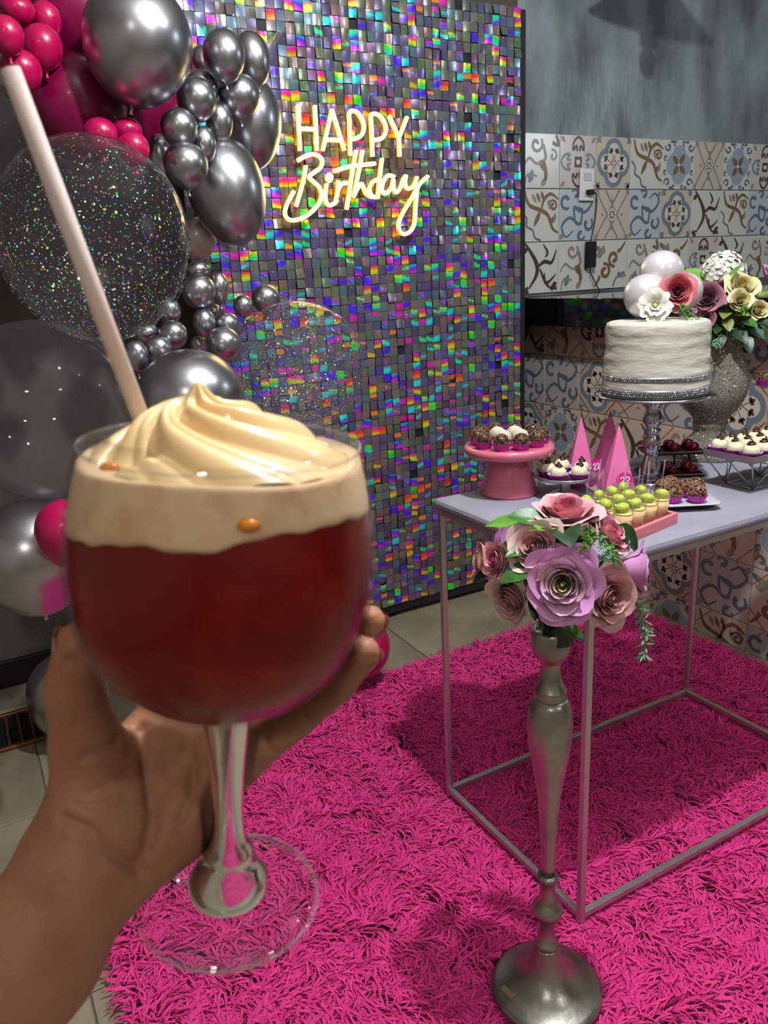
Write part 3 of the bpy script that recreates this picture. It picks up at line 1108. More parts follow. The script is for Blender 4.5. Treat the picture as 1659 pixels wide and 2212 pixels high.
G1 = 'small chrome balloons in the upper cluster'
G2 = 'small chrome balloons in the lower cluster'
BLAB = [
    'very large chrome silver balloon at the top of the garland', 'round chrome balloon beside the large chrome balloon at the top', 'chrome balloon behind the round one, nearest the clear bubble at top',
    'half-hidden chrome balloon with reddish reflection at the top', 'chrome balloon touching the sequin wall side above the tall one', 'chrome balloon tucked under the very large chrome one',
    'chrome balloon peeking from behind the upper small cluster', 'leftmost chrome balloon of the upper small cluster', 'slim chrome balloon right in the upper small cluster', 'slim chrome balloon between two rounder ones in the upper cluster',
    'lowest chrome balloon of the upper small cluster', 'dark chrome balloon beside the magenta trio', 'big egg-shaped chrome balloon left of the neon word Birthday', 'big chrome balloon edge-lit by the neon word Happy',
    'pale pearl balloon peeking below the big egg-shaped chrome one',
    'magenta balloon at the top left corner', 'magenta balloon cut by the left edge of the picture', 'magenta balloon second from the left at the top', 'magenta balloon lowest right of the top left bunch', 'magenta balloon behind the straw tip',
    'large deep magenta balloon in the middle of the garland', 'large deep magenta balloon at the very top', 'large deep magenta balloon behind the largest chrome one',
    'magenta balloon left of the little trio above the confetti bubble', 'magenta balloon right of the little trio above the confetti bubble', 'magenta balloon at the back of the little trio above the confetti bubble',
    'huge clear bubble balloon full of confetti behind the straw', 'clear bubble balloon with confetti in front of the sequin wall', 'plain clear bubble balloon below the confetti bubble at left', 'plain clear bubble balloon cut by the left edge', 'clear bubble balloon at the top edge before the sequins',
    'large chrome balloon rising behind the whipped cream']
LOWL = ['roundest chrome balloon against the right edge of the huge confetti bubble', 'chrome balloon topmost of the lower cluster', 'slim chrome balloon right of the topmost one in the lower cluster',
        'chrome balloon left of the bunch of three beside the sequin bubble', 'chrome balloon right of the bunch of three beside the sequin bubble', 'chrome balloon lowest of the bunch of three beside the sequin bubble', 'half-hidden chrome balloon left of the bunch of three',
        'chrome balloon right of the row under the huge confetti bubble', 'chrome balloon in the middle of the row under the huge confetti bubble', 'chrome balloon nearest the straw under the huge confetti bubble', 'chrome balloon at the back of the row under the huge confetti bubble',
        'chrome balloon half covered by the lower right of the huge confetti bubble', 'small dark chrome balloon left above the sequin bubble', 'matt chrome balloon resting on top of the sequin bubble', 'tiniest chrome balloon between the two lower bunches']
NB = {}
gl = np.random.default_rng(21)
flake_mat = mat('confetti_foil', (160, 160, 165), 0.22, 0.35, attr='tone', spec=0.8)
for i, (kind, c, rx, ry, tl) in enumerate(BALLOONS):
    lab = BLAB[i] if i < len(BLAB) else None
    if kind.startswith('bubble'):
        t = thing('bubble_balloon', lab, 'balloon', c, 'clear bubble balloons')
        balloon_mb(rx, ry, 48, 32, False).build('film_skin', SKIN_F, t)
        MB().lathe([(0.012, -ry - 0.012), (0.006, -ry - 0.006), (0.004, -ry + 0.004)], 10).build('neck', SKIN_F, t)
        if kind == 'bubble_glitter':
            mb = MB()
            n = 7500 if i == 26 else 6500
            for k in range(n):
                a, zc = gl.uniform(0, 2 * PI), gl.uniform(-1, 1)
                if gl.random() > 0.35 + 0.65 * (0.5 - 0.5 * zc):
                    continue
                d = np.array([math.sqrt(1 - zc * zc) * math.cos(a), math.sqrt(1 - zc * zc) * math.sin(a), zc])
                s = gl.choice([0.0008, 0.0012, 0.0017, 0.0025], p=[.40, .32, .2, .08])
                M = frame_of(d + gl.normal(0, 0.25, 3))
                r_ = gl.random()
                if r_ < 0.52:
                    cc = np.array([*hsv(gl.choice([0.33, 0.4, 0.5, 0.6, 0.7, 0.0, 0.08, 0.15, 0.85]), 0.9, 1.0), 1])
                elif r_ < 0.72:
                    cc = np.array([0.9, 0.9, 0.92, 1])
                else:
                    cc = np.array([0.12, 0.12, 0.13, 1])
                q = np.array([(math.cos(u), math.sin(u), 0) for u in np.arange(6) * PI / 3]) * s
                mb.add(q, [(0, 1, 2, 3, 4, 5)], 0, False, M, d * np.array([rx, rx, ry]) * 0.985, cc)
            o = mb.build('confetti', flake_mat, t, color=True)
            tag(o, kind='stuff')
        continue
    m = {'chrome': CHROME, 'chromebig': CHROME, 'pearl': PEARL, 'pink': MAGENTA, 'pinkbig': DEEP}[kind]
    o = balloon_mb(rx, ry).build('latex_balloon', m)
    o.matrix_basis = Matrix(tilt_m(tl).tolist()).to_4x4()
    o.location = c
    if lab is None:
        lab = LOWL[i - 32] if i - 32 < len(LOWL) else None
        grp = G2
        if c[2] < 0.9:
            lab = 'large dull chrome balloon at the lower left edge' if kind == 'chrome' else 'magenta balloon squeezed between chrome balloon and glass'
            grp = None
    else:
        grp = {'pink': 'magenta balloons', 'pinkbig': 'deep magenta balloons', 'pearl': None}.get(kind, G1 if rx < 0.07 else None)
    tag(o, lab, 'balloon', grp)
o = balloon_mb(0.11, 0.128).build('latex_balloon', CHROME)
o.location = (0.115, 2.135, 0.145)
tag(o, 'chrome balloon on the floor behind the thumb', 'balloon')
o = balloon_mb(0.094, 0.096).build('latex_balloon', MAGENTA)
o.location = (0.93, 1.93, 0.145)
tag(o, 'magenta balloon lying on the floor at the rug edge', 'balloon')
# ------------------------------------------------------------------ party table
TX0, TX1, TY0, TY1, TZ = 0.856, 1.690, 0.885, 1.350, 0.765
steel = mat('brushed_steel', (196, 193, 192), 0.38, 0.85, bump=(60, 0.05))
felt = mat('grey_lilac_cloth', (150, 150, 164), 0.8, sheen=0.1, bump=(300, 0.15), var=(9, (138, 138, 152), 0.35, 0.65))
tb = thing('party_table', 'steel framed sweets table with grey lilac covered top', 'table', (0, 0, 0))
w_ = 0.0125
MB().box(((TX0 + TX1) / 2, (TY0 + TY1) / 2, TZ - 0.011), (TX1 - TX0 + 0.012, TY1 - TY0 + 0.016, 0.022), 0.009).build('tabletop', felt, tb)
leg = MB().box((0, 0, 0), (w_, w_, TZ - 0.022 - 0.018), 0.0008).mesh('leg', steel)
for x in (TX0 + w_ / 2, TX1 - w_ / 2):
    for y in (TY0 + w_ / 2, TY1 - w_ / 2):
        place('leg', leg, tb, (x, y, 0.018 + (TZ - 0.04) / 2))
rx_ = MB().box((0, 0, 0), (TX1 - TX0 - 2 * w_, w_, w_), 0.0008).mesh('rail', steel)
ry_ = MB().box((0, 0, 0), (w_, TY1 - TY0 - 2 * w_, w_), 0.0008).mesh('rail', steel)
for z in (0.0340, TZ - 0.0285):
    for y in (TY0 + w_ / 2, TY1 - w_ / 2):
        place('rail', rx_, tb, ((TX0 + TX1) / 2, y, z))
    for x in (TX0 + w_ / 2, TX1 - w_ / 2):
        place('rail', ry_, tb, (x, (TY0 + TY1) / 2, z))

# ------------------------------------------------------------------ sweets
cupm = mat('purple_foil_cup', (186, 12, 168), 0.35, spec=0.6)
cupin = mat('cup_lining', (214, 178, 226), 0.6)
choc = mat('chocolate_sprinkles', (118, 84, 62), 0.4)
chocd = mat('truffle_dark', (52, 34, 26), 0.5)
choc2 = mat('milk_chocolate_sprinkles', (150, 106, 76), 0.4)
coco = mat('coconut_white', (226, 216, 196), 0.75, bump=(900, 0.5))
milk = mat('milk_sweet', (232, 226, 190), 0.5, bump=(400, 0.2))
gan = mat('chocolate_ganache', (70, 38, 26), 0.22, spec=0.6)


def cup_mesh(r0, r1, h, n=28):
    mb = MB()
    a = np.linspace(0, 2 * PI, n * 2, endpoint=False)
    z = np.where(np.arange(n * 2) % 2 == 0, 1.0, 0.0)
    rows = []
    for r, hh, am in ((r0, 0.0, 0.0), (r0 + (r1 - r0) * .5, h * .5, 0.045), (r1, h, 0.08)):
        rr = r * (1 + am * (z - .5))
        rows.append(np.column_stack([rr * np.cos(a), rr * np.sin(a), np.full(len(a), hh)]))
    P = np.stack(rows, 1)
    mb.grid(P, 0, False, closed_u=True)
    mb.grid(P[:, ::-1] * np.array([0.965, 0.965, 1.0]) + np.array([0, 0, 0.0006]), 1, False, closed_u=True)
    b = rows[0]
    mb.add(b, [tuple(range(len(b)))[::-1]], 0, False)
    return mb.mesh('paper_cup', [cupm, cupin])


def sprinkle_mesh(r, cz, mt, seed, n=210):
    g = np.random.default_rng(seed)
    mb = MB()
    mb.ball((0, 0, cz), r * 0.88, 14, 10, 1)
    for k in range(n):
        d = g.normal(0, 1, 3)
        d /= np.linalg.norm(d)
        if d[2] < -0.35:
            continue
        M = frame_of(d, g.normal(0, 1, 3))
        mb.box((0, 0, 0), (0.0016, 0.0052, 0.0015), 0, 0, M, d * r * 0.97 + V(0, 0, cz))
    return mb.mesh('sprinkle_ball', [mt, chocd])


def bumpy_ball_mesh(r, cz, mt, seed):
    g = np.random.default_rng(seed)
    mb = MB().ball((0, 0, 0), r, 22, 14)
    v = mb.v[0]
    ph = g.uniform(0, 6, 6)
    mb.v[0] = v * (1 + 0.025 * np.sin(v[:, :1] / r * 5 + ph[0]) * np.sin(v[:, 1:2] / r * 6 + ph[1]) + 0.012 * g.normal(0, 1, (len(v), 1))) * np.array([1, 1, 0.88]) + V(0, 0, cz)
    return mb.mesh('sweet_ball', mt)


def dollop_mesh(r, cz, seed):
    """little piped swirl of ganache"""
    g = np.random.default_rng(seed)
    n = 34
    t = np.linspace(0, 1, n)
    a = t * 2 * PI * 2.1 + g.uniform(0, 6)
    rad = r * 0.36 * (1 - t) ** 0.8
    p = np.column_stack([rad * np.cos(a) + t ** 3 * g.uniform(-.2, .2) * r, rad * np.sin(a) + t ** 3 * g.uniform(-.2, .2) * r, cz + r * 0.78 + t ** 1.2 * r * 0.72])
    return MB().tube(p, r * 0.24 * (1 - 0.85 * t) + 0.0002, 8).mesh('ganache_swirl', gan)


CUP = cup_mesh(0.0125, 0.0195, 0.015)
CUPW = cup_mesh(0.0135, 0.0225, 0.014)
SPR = [sprinkle_mesh(0.0165, 0.0185, choc, s) for s in (1, 2, 3)]
SPM = [sprinkle_mesh(0.0175, 0.0185, choc2, s) for s in (4, 5, 6)]
CCN = [bumpy_ball_mesh(0.0172, 0.019, coco, s) for s in (1, 2)]
MLK = [bumpy_ball_mesh(0.0165, 0.0165, milk, s) for s in (3, 4)]
DOL = [dollop_mesh(0.0165, 0.0165, s) for s in range(5)]


def sweet(kind, loc, label, group, rz=0.0, k=0):
    t = thing({'s': 'sprinkle_truffle', 'm': 'sprinkle_truffle', 'c': 'coconut_truffle', 'w': 'milk_sweet'}[kind], label, 'sweet', loc, group)
    t.rotation_euler = (0, 0, rz)
    place('paper_cup', CUPW if kind == 'w' else CUP, t)
    if kind == 's':
        place('sprinkle_ball', SPR[k % 3], t)
    elif kind == 'm':
        place('sprinkle_ball', SPM[k % 3], t)
    elif kind == 'c':
        place('coconut_ball', CCN[k % 2], t)
    else:
        place('sweet_ball', MLK[k % 2], t)
        place('ganache_swirl', DOL[k % 5], t)
    return t


gl_pink = mat('pink_enamel', (214, 112, 134), 0.16, spec=0.6, coat=0.5)
# pink pedestal
pc = (1.003, 1.290)
t = thing('pedestal_stand', 'glossy pink enamel pedestal stand carrying a ring of truffles', 'cake stand', (*pc, TZ))
MB().lathe([(0.0, 0.0), (0.061, 0.0), (0.063, 0.004), (0.058, 0.024), (0.050, 0.05), (0.041, 0.076), (0.038, 0.086), (0.0, 0.086)], 40).build('pedestal', gl_pink, t)
MB().lathe([(0.0, 0.0855), (0.05, 0.0855), (0.086, 0.0865), (0.094, 0.092), (0.096, 0.101), (0.093, 0.1075), (0.087, 0.108), (0.0, 0.1075)], 56).build('plate', gl_pink, t)
zp = TZ + 0.1078
EX, EY = np.array([0.8726, -0.486]), np.array([0.486, 0.8726])   # to the right / away, seen from the camera


def at(c, r, a):
    """point at radius r round c, angle a measured from 'right' anticlockwise seen from above"""
    return (c[0] + r * (math.cos(a) * EX[0] + math.sin(a) * EY[0]), c[1] + r * (math.cos(a) * EX[1] + math.sin(a) * EY[1]))


ring = [(0.068, -1.95, 's', 'front left'), (0.067, -1.35, 's', 'front centre'), (0.066, -0.72, 's', 'front right'), (0.068, -0.12, 's', 'far right'), (0.066, 0.55, 's', 'right rear'),
        (0.068, 1.25, 's', 'rear right'), (0.068, 1.85, 's', 'rear left'), (0.068, 2.5, 's', 'left rear'), (0.068, -2.58, 's', 'far left'), (0.066, 3.1, 's', 'leftmost'),
        (0.026, -2.2, 'c', 'front left'), (0.026, -0.6, 'c', 'front right'), (0.027, 0.95, 'c', 'rear right'), (0.03, 2.4, 'c', 'rear left')]
for k, (r, a, kd, wh_) in enumerate(ring):
    lab = ('brown sprinkled truffle, %s of the ring on the pink pedestal' if kd == 's' else 'white coconut truffle, %s in the middle of the pink pedestal') % wh_
    x, y = at(pc, r, a)
    sweet(kd, (x, y, zp), lab, 'truffles on the pink pedestal', k * 0.7, k)

# small silver plate on a foot, five milk sweets
silver = mat('satin_silver', (172, 176, 180), 0.28, 0.85)
sc = (1.083, 1.203)
t = thing('footed_plate', 'small silver footed plate with five ganache topped sweets', 'plate', (*sc, TZ))
MB().lathe([(0.0, 0.0), (0.034, 0.0), (0.03, 0.004), (0.012, 0.012), (0.01, 0.028), (0.014, 0.034), (0.0, 0.034)], 28).build('foot', silver, t)
MB().lathe([(0.0, 0.034), (0.04, 0.0345), (0.062, 0.039), (0.066, 0.045), (0.0645, 0.047), (0.058, 0.0425), (0.04, 0.039), (0.0, 0.0385)], 40).build('dish', silver, t)
for k, (r, a, wh_) in enumerate(((0.036, -2.2, 'front left'), (0.036, -0.9, 'front right'), (0.037, 0.25, 'right'), (0.035, 1.55, 'rear'), (0.037, 2.85, 'left'))):
    sweet('w', (*at(sc, r, a), TZ + 0.0395), 'cream sweet with ganache swirl, %s on the small silver plate' % wh_, 'milk sweets on the small plate', k, k)

# three pink paper pyramids, two with a scalloped 22 tag
paper = mat('pink_card', (232, 112, 172), 0.6)
tagm = mat('magenta_card', (214, 12, 132), 0.5)
tagw = mat('pale_lilac_card', (214, 206, 232), 0.5)


def digit2(cx, cz, s):
    """outline strokes of a chunky 2 in the x-z plane"""
    pts = [(-.42, .42), (-.28, .78), (.05, .92), (.36, .72), (.36, .36), (.1, .02), (-.2, -.32), (-.42, -.62)]
    p = smooth_path(pts, 4)
    base = np.array([(-.46, -.72), (0, -.74), (.5, -.7)])
    return [np.column_stack([cx + q[:, 0] * s, np.zeros(len(q)), cz + q[:, 1] * s]) for q in (p, base)]


def pyramid(loc, half, h, rz, label, lean=(0, 0), tagat=None):
    t = thing('pyramid_box', label, 'gift box', loc, 'pink paper pyramids')
    t.rotation_euler = (0, 0, rz)
    b = [(-half, -half, 0), (half, -half, 0), (half, half, 0), (-half, half, 0), (lean[0], lean[1], h)]
    bm = MB()
    bm.add(b, [(0, 1, 4), (1, 2, 4), (2, 3, 4), (3, 0, 4), (3, 2, 1, 0)], 0, False)
    bm.build('card_body', paper, t)
    for i, j in ((0, 1), (1, 2), (2, 3), (3, 0)):
        MB().tube([np.array(b[i]), np.array(b[4])], 0.0005, 4).build('fold_edge', paper, t)
    if tagat is not None:
        M, c = tagat
        n = 40
        a = np.linspace(0, 2 * PI, n, endpoint=False)
        rr = 0.0175 * (1 + 0.06 * np.where(np.arange(n) % 2 == 0, 1, -1))
        o_ = np.column_stack([rr * np.cos(a), np.zeros(n), rr * np.sin(a)])
        v = np.vstack([o_, o_ + V(0, 0.0012, 0)])
        f = [tuple(range(n)), tuple(range(2 * n - 1, n - 1, -1))] + [(i, n + i, n + (i + 1) % n, (i + 1) % n) for i in range(n)]
        tg = place('tag', MB().add(v, f, 0, False).mesh('tag', tagm), t, c, M=M)
        for cx_ in (-0.0052, 0.0052):
            mb = MB()
            for q in digit2(cx_, 0.0, 0.0078):
                mb.tube(q + V(0, -0.0008, 0), 0.0015, 6, up=(0, 1, 0))
            mb.build('digit_two', tagw, tg)
    return t


# tags face the camera side, turned to the pyramid faces
def tag_place(rz, ang, r, z, tilt=0.25):
    """local placement of a tag in front of the pyramid, facing world angle ang"""
    a = ang - rz
    n = np.array([math.cos(a), math.sin(a), 0])
    x = np.array([-n[1], n[0], 0])
    y = -n * math.cos(tilt) - V(0, 0, 1) * math.sin(tilt)
    zv = np.cross(x, y)
    return np.column_stack([x, y, zv]), tuple(n * r + V(0, 0, z))


fa = math.atan2(-0.84, -0.54)
pyramid((1.168, 1.250, TZ), 0.033, 0.148, 0.95, 'pink paper pyramid nearest the pink pedestal with a 22 tag', (0, 0), tag_place(0.95, fa + 0.62, 0.047, 0.046))
pyramid((1.238, 1.235, TZ), 0.036, 0.156, 1.05, 'tallest pink paper pyramid, the one at the back')
pyramid((1.142, 1.114, TZ), 0.036, 0.153, 1.0, 'front pink paper pyramid behind the fruit cups with a 22 tag', (0, 0), tag_place(1.0, fa + 0.10, 0.047, 0.050))

# ------------------------------------------------------------------ pink tray with mousse cups, grapes and spoons
trc = np.array([1.020, 0.978])
ta = 0.19
TU = np.array([math.cos(ta), math.sin(ta)])
TV = np.array([-math.sin(ta), math.cos(ta)])
matte_pink = mat('pink_tray_paint', (228, 128, 140), 0.45)
t = thing('serving_tray', 'coral pink rectangular tray full of small fruit cups', 'tray', (trc[0], trc[1], TZ))
t.rotation_euler = (0, 0, ta)
LW, DW = 0.165, 0.125
MB().box((0, 0, 0.003), (LW, DW, 0.006), 0.001).build('base', matte_pink, t)
for s in (-1, 1):
    MB().box((0, s * (DW / 2 - 0.0035), 0.0115), (LW, 0.007, 0.019), 0.0015).build('side', matte_pink, t)
    MB().box((s * (LW / 2 - 0.0035), 0, 0.0115), (0.007, DW - 0.014, 0.019), 0.0015).build('side', matte_pink, t)
clear = film('clear_cup_plastic', (250, 252, 250), 1.45, 0.05)
mousse = mat('peach_mousse', (248, 196, 150), 0.5, var=(60, (252, 214, 160), 0.35, 0.7))
mousse_top = mat('lemon_cream', (246, 232, 140), 0.4)
grape = mat('green_grape', (176, 196, 60), 0.15, spec=0.5, sss=(0.3, (0.02, 0.03, 0.005), 0.2), var=(70, (196, 210, 92), 0.35, 0.7))
spoonm = film('clear_spoon_plastic', (246, 240, 246), 1.5, 0.08, 0.16)
CUPG = MB().lathe([(0.0, 0.0), (0.0125, 0.0), (0.0185, 0.058), (0.0178, 0.058), (0.0120, 0.0012), (0.0, 0.0012)], 24).mesh('plastic_cup', clear)
CUPM = MB().lathe([(0.0, 0.0014), (0.0119, 0.0014), (0.0160, 0.040), (0.0, 0.0402)], 24).mesh('mousse', mousse)
CUPT = MB().lathe([(0.0161, 0.0402), (0.0163, 0.043), (0.0, 0.0436)], 24).mesh('cream_layer', mousse_top)
GRA = MB().ball((0, 0, 0), (0.0135, 0.0100, 0.0095), 20, 12).mesh('grape', grape)


def spoon_mesh():
    mb = MB()
    mb.tube([(0, 0, 0.012), (0, 0, 0.075)], [0.0011, 0.0009], 6, flat=1.6)
    mb.ball((0, 0, 0.004), (0.0042, 0.0014, 0.009), 10, 8)
    return mb.mesh('clear_spoon', spoonm)


SPO = spoon_mesh()
k = 0
names_r = ['front', 'second', 'back']
names_c = ['left end', 'left middle', 'right middle', 'right end']
for r in range(3):
    for c in range(4):
        x = -0.058 + c * 0.0387
        y = -0.039 + r * 0.039
        p = trc + TU * x + TV * y
        q = thing('fruit_cup', 'clear cup of peach mousse with grapes, %s row, %s of the pink tray' % (names_r[r], names_c[c]), 'dessert cup', (p[0], p[1], TZ + 0.0062), 'mousse cups on the pink tray')
        q.rotation_euler = (0, 0, random.uniform(0, 6))
        place('plastic_cup', CUPG, q)
        place('mousse', CUPM, q)
        place('cream_layer', CUPT, q)
        ga = random.uniform(0, 6)
        place('grape', GRA, q, (0.003 * math.cos(ga), 0.003 * math.sin(ga), 0.0505), (0.1, 0.15, ga))
        s = place('clear_spoon', SPO, None, (p[0] + 0.006 * EY[0] + random.uniform(-.003, .003), p[1] + 0.006 * EY[1] + random.uniform(-.003, .003), TZ + 0.047), (random.uniform(-.16, .16), random.uniform(-.16, .16), random.uniform(0, 3)))
        tag(s, 'clear plastic spoon standing in the mousse cup, %s row, %s' % (names_r[r], names_c[c]), 'spoon', 'clear spoons in the mousse cups')
        k += 1

# ------------------------------------------------------------------ plate of brown truffles
dark = mat('dark_plate_glaze', (28, 28, 32), 0.15)
plw = mat('plate_white_glaze', (196, 196, 204), 0.25)
c2 = np.array([1.215, 1.012])
t = thing('square_plate', 'white rimmed square plate of brown truffles beside the fruit cups', 'plate', (c2[0], c2[1], TZ))
t.rotation_euler = (0, 0, -0.5)


def rounded_sq(h, r, z, n=8):
    p = []
    for cx_, cy_, a0 in ((h - r, h - r, 0), (-h + r, h - r, PI / 2), (-h + r, -h + r, PI), (h - r, -h + r, 1.5 * PI)):
        for u in np.linspace(0, PI / 2, n):
            p.append((cx_ + r * math.cos(a0 + u), cy_ + r * math.sin(a0 + u), z))
    return np.array(p)


def sq_rings(rings, mi=0):
    P = np.stack(rings, 1)
    mb = MB().grid(P, mi, True, closed_u=True)
    mb.add(rings[-1], [tuple(range(len(rings[-1])))], mi, False)
    mb.add(rings[0], [tuple(range(len(rings[0])))[::-1]], mi, False)
    return mb


sq_rings([rounded_sq(0.042, 0.012, 0.0), rounded_sq(0.056, 0.018, 0.011)]).build('underside', dark, t)
sq_rings([rounded_sq(0.056, 0.018, 0.0112), rounded_sq(0.060, 0.02, 0.0125), rounded_sq(0.059, 0.02, 0.0145), rounded_sq(0.047, 0.014, 0.0122)]).build('rim', plw, t)
for k, (a, b, wh_) in enumerate(((-0.028, -0.028, 'front left'), (0.016, -0.034, 'front right'), (-0.034, 0.012, 'left'), (0.010, 0.006, 'middle'), (0.032, 0.014, 'right rear'), (-0.012, 0.036, 'rear left'))):
    p = c2 + EX * a + EY * b
    sweet('m', (p[0], p[1], TZ + 0.0125), 'milk chocolate truffle in purple cup, %s on the square plate' % wh_, 'truffles on the square plate', k, k)

# ------------------------------------------------------------------ dark tray pair with burgundy bonbons
bonb = mat('burgundy_foil', (110, 20, 46), 0.22, 0.6)
tray_d = mat('dark_bronze', (70, 60, 52), 0.35, 0.7)
for lv, (cx_, cy_, z0, lab) in enumerate(((1.375, 1.185, TZ, 'lower dark bronze tray of burgundy bonbons behind the cake stand'), (1.435, 1.235, TZ + 0.034, 'upper dark bronze tray of burgundy bonbons beside the glitter vase'))):
    t = thing('bonbon_tray', lab, 'tray', (cx_, cy_, z0), 'dark bonbon trays')
    t.rotation_euler = (0, 0, -0.55)
    MB().box((0, 0, 0.002), (0.13, 0.075, 0.004), 0.001).build('base', tray_d, t)
    for s in (-1, 1):
        MB().box((0, s * 0.0365, 0.005), (0.134, 0.003, 0.006), 0.0008).build('lip', tray_d, t)
        MB().box((s * 0.0655, 0, 0.005), (0.003, 0.073, 0.006), 0.0008).build('lip', tray_d, t)
    if lv:
        for sx in (-1, 1):
            MB().tube([(sx * 0.05, 0.02, 0.0), (sx * 0.05, 0.02, -0.034)], 0.003, 8).build('foot', tray_d, t)
        MB().tube([(0.0, -0.03, 0.0), (0.0, -0.03, -0.034)], 0.003, 8).build('foot', tray_d, t)
    for k in range(6):
        x, y = -0.044 + (k % 3) * 0.044, -0.018 + (k // 3) * 0.036
        ca, sa = math.cos(-0.55), math.sin(-0.55)
        o = MB().lathe([(0.0, 0.0), (0.0125, 0.0), (0.014, 0.006), (0.0125, 0.017), (0.008, 0.0205), (0.0, 0.021)], 18).build('bonbon', bonb, None, (cx_ + x * ca - y * sa, cy_ + x * sa + y * ca, z0 + 0.004))
        tag(o, 'burgundy wrapped bonbon on the %s dark tray, %s row, %s' % (('lower', 'upper')[lv], ('front', 'back')[k // 3], ('left', 'middle', 'right')[k % 3]), 'bonbon', 'burgundy bonbons')

# ------------------------------------------------------------------ geometric wire stand with milk sweets
wc = np.array([1.452, 1.020])
wz = TZ + 0.072
t = thing('wire_stand', 'silver geometric wire stand with a tray of ganache topped sweets', 'tray stand', (wc[0], wc[1], TZ))
A = 0.098
B_ = 0.058
MB().box((0, 0, 0.070), (2 * A, 2 * B_, 0.003), 0.0005).build('tray_plate', silver, t)
for s in (-1, 1):
    MB().box((0, s * B_, 0.0735), (2 * A + 0.003, 0.002, 0.014), 0.0005).build('tray_rim', silver, t)
    MB().box((s * A, 0, 0.0735), (0.002, 2 * B_, 0.014), 0.0005).build('tray_rim', silver, t)
bp = [(-A * .55, -B_ * .55, 0.0025), (A * .55, -B_ * .55, 0.0025), (A * .55, B_ * .55, 0.0025), (-A * .55, B_ * .55, 0.0025)]
tp = [(-A, -B_, 0.067), (A, -B_, 0.067), (A, B_, 0.067), (-A, B_, 0.067)]
for i in range(4):
    MB().tube([bp[i], bp[(i + 1) % 4]], 0.0016, 6).build('base_wire', silver, t)
    MB().tube([bp[i], tp[i]], 0.0016, 6).build('corner_wire', silver, t)
    m_ = (np.array(tp[i]) + np.array(tp[(i + 1) % 4])) / 2
    MB().tube([bp[i], m_], 0.0016, 6).build('brace_wire', silver, t)
    MB().tube([bp[(i + 1) % 4], m_], 0.0016, 6).build('brace_wire', silver, t)
for r in range(3):
    for c in range(5):
        x, y = -0.078 + c * 0.039, -0.038 + r * 0.038
        sweet('w', (wc[0] + x, wc[1] + y, TZ + 0.0718), 'cream sweet with ganache swirl on the wire stand, %s row, %s' % (('front', 'middle', 'back')[r], ('first', 'second', 'third', 'fourth', 'fifth')[c]), 'milk sweets on the wire stand', k * 0.9 + c, r * 2 + c)

# tall stand cut by the right edge, one truffle on it
t = thing('tall_plate_stand', 'raised silver plate cut by the right edge of the picture', 'plate stand', (1.640, 1.120, TZ))
MB().lathe([(0.0, 0.0), (0.035, 0.0), (0.03, 0.005), (0.007, 0.015), (0.006, 0.165), (0.02, 0.175), (0.0, 0.175)], 24).build('stem', silver, t)
MB().lathe([(0.0, 0.175), (0.04, 0.1755), (0.05, 0.18), (0.05, 0.182), (0.04, 0.1785), (0.0, 0.178)], 36).build('dish', silver, t)
sweet('s', (1.612, 1.134, TZ + 0.1782), 'brown sprinkled truffle on the raised plate at the right edge', 'truffles on the raised plate', 1.0, 1)
# ------------------------------------------------------------------ tall metal candle holder
pewter = mat('aged_pewter', (170, 167, 158), 0.33, 0.9, bump=(90, 0.06), var=(24, (140, 138, 130), 0.4, 0.7))
HC = (0.709, 0.811)
t = thing('candle_holder', 'tall turned pewter candle holder standing on the rug', 'candle holder', (HC[0], HC[1], 0.018))
MB().lathe([(0.0, 0.0), (0.093, 0.0), (0.0955, 0.004), (0.0945, 0.010), (0.086, 0.014), (0.066, 0.022), (0.048, 0.034), (0.034, 0.052), (0.0255, 0.074), (0.0205, 0.092), (0.0185, 0.098), (0.0, 0.098)], 56).build('base', pewter, t)
MB().lathe([(0.0, 0.098), (0.0195, 0.098), (0.0205, 0.103), (0.0185, 0.108), (0.0135, 0.113), (0.0124, 0.13), (0.0124, 0.148), (0.0155, 0.156), (0.0235, 0.165), (0.0262, 0.174), (0.0245, 0.183), (0.0165, 0.190), (0.0145, 0.198), (0.0128, 0.215), (0.0118, 0.232), (0.0165, 0.236), (0.0175, 0.241), (0.0165, 0.246), (0.0, 0.246)], 40).build('lower_stem', pewter, t)
MB().lathe([(0.0, 0.246), (0.0118, 0.246), (0.0116, 0.262), (0.0126, 0.30), (0.0148, 0.345), (0.0185, 0.40), (0.0245, 0.44), (0.0300, 0.472), (0.0342, 0.502), (0.0354, 0.526), (0.0346, 0.548), (0.0300, 0.568), (0.0248, 0.578), (0.0, 0.578)], 44).build('shaft', pewter, t)
MB().lathe([(0.0, 0.578), (0.0245, 0.578), (0.0252, 0.582), (0.0238, 0.587), (0.0252, 0.590), (0.0230, 0.594), (0.0185, 0.602), (0.0155, 0.615), (0.0146, 0.632), (0.0165, 0.640), (0.0235, 0.646), (0.0285, 0.656), (0.0302, 0.668), (0.0302, 0.688), (0.0290, 0.694), (0.0265, 0.694), (0.0262, 0.684), (0.0, 0.680)], 40).build('cup', pewter, t)
MB().box((0, 0, 0), (0.010, 0.026, 0.0006), 0.0002).build('sticker', mat('old_tape', (120, 104, 78), 0.6), t, (-0.072, 0.016, 0.0208), (0.05, -0.4, 0.12))

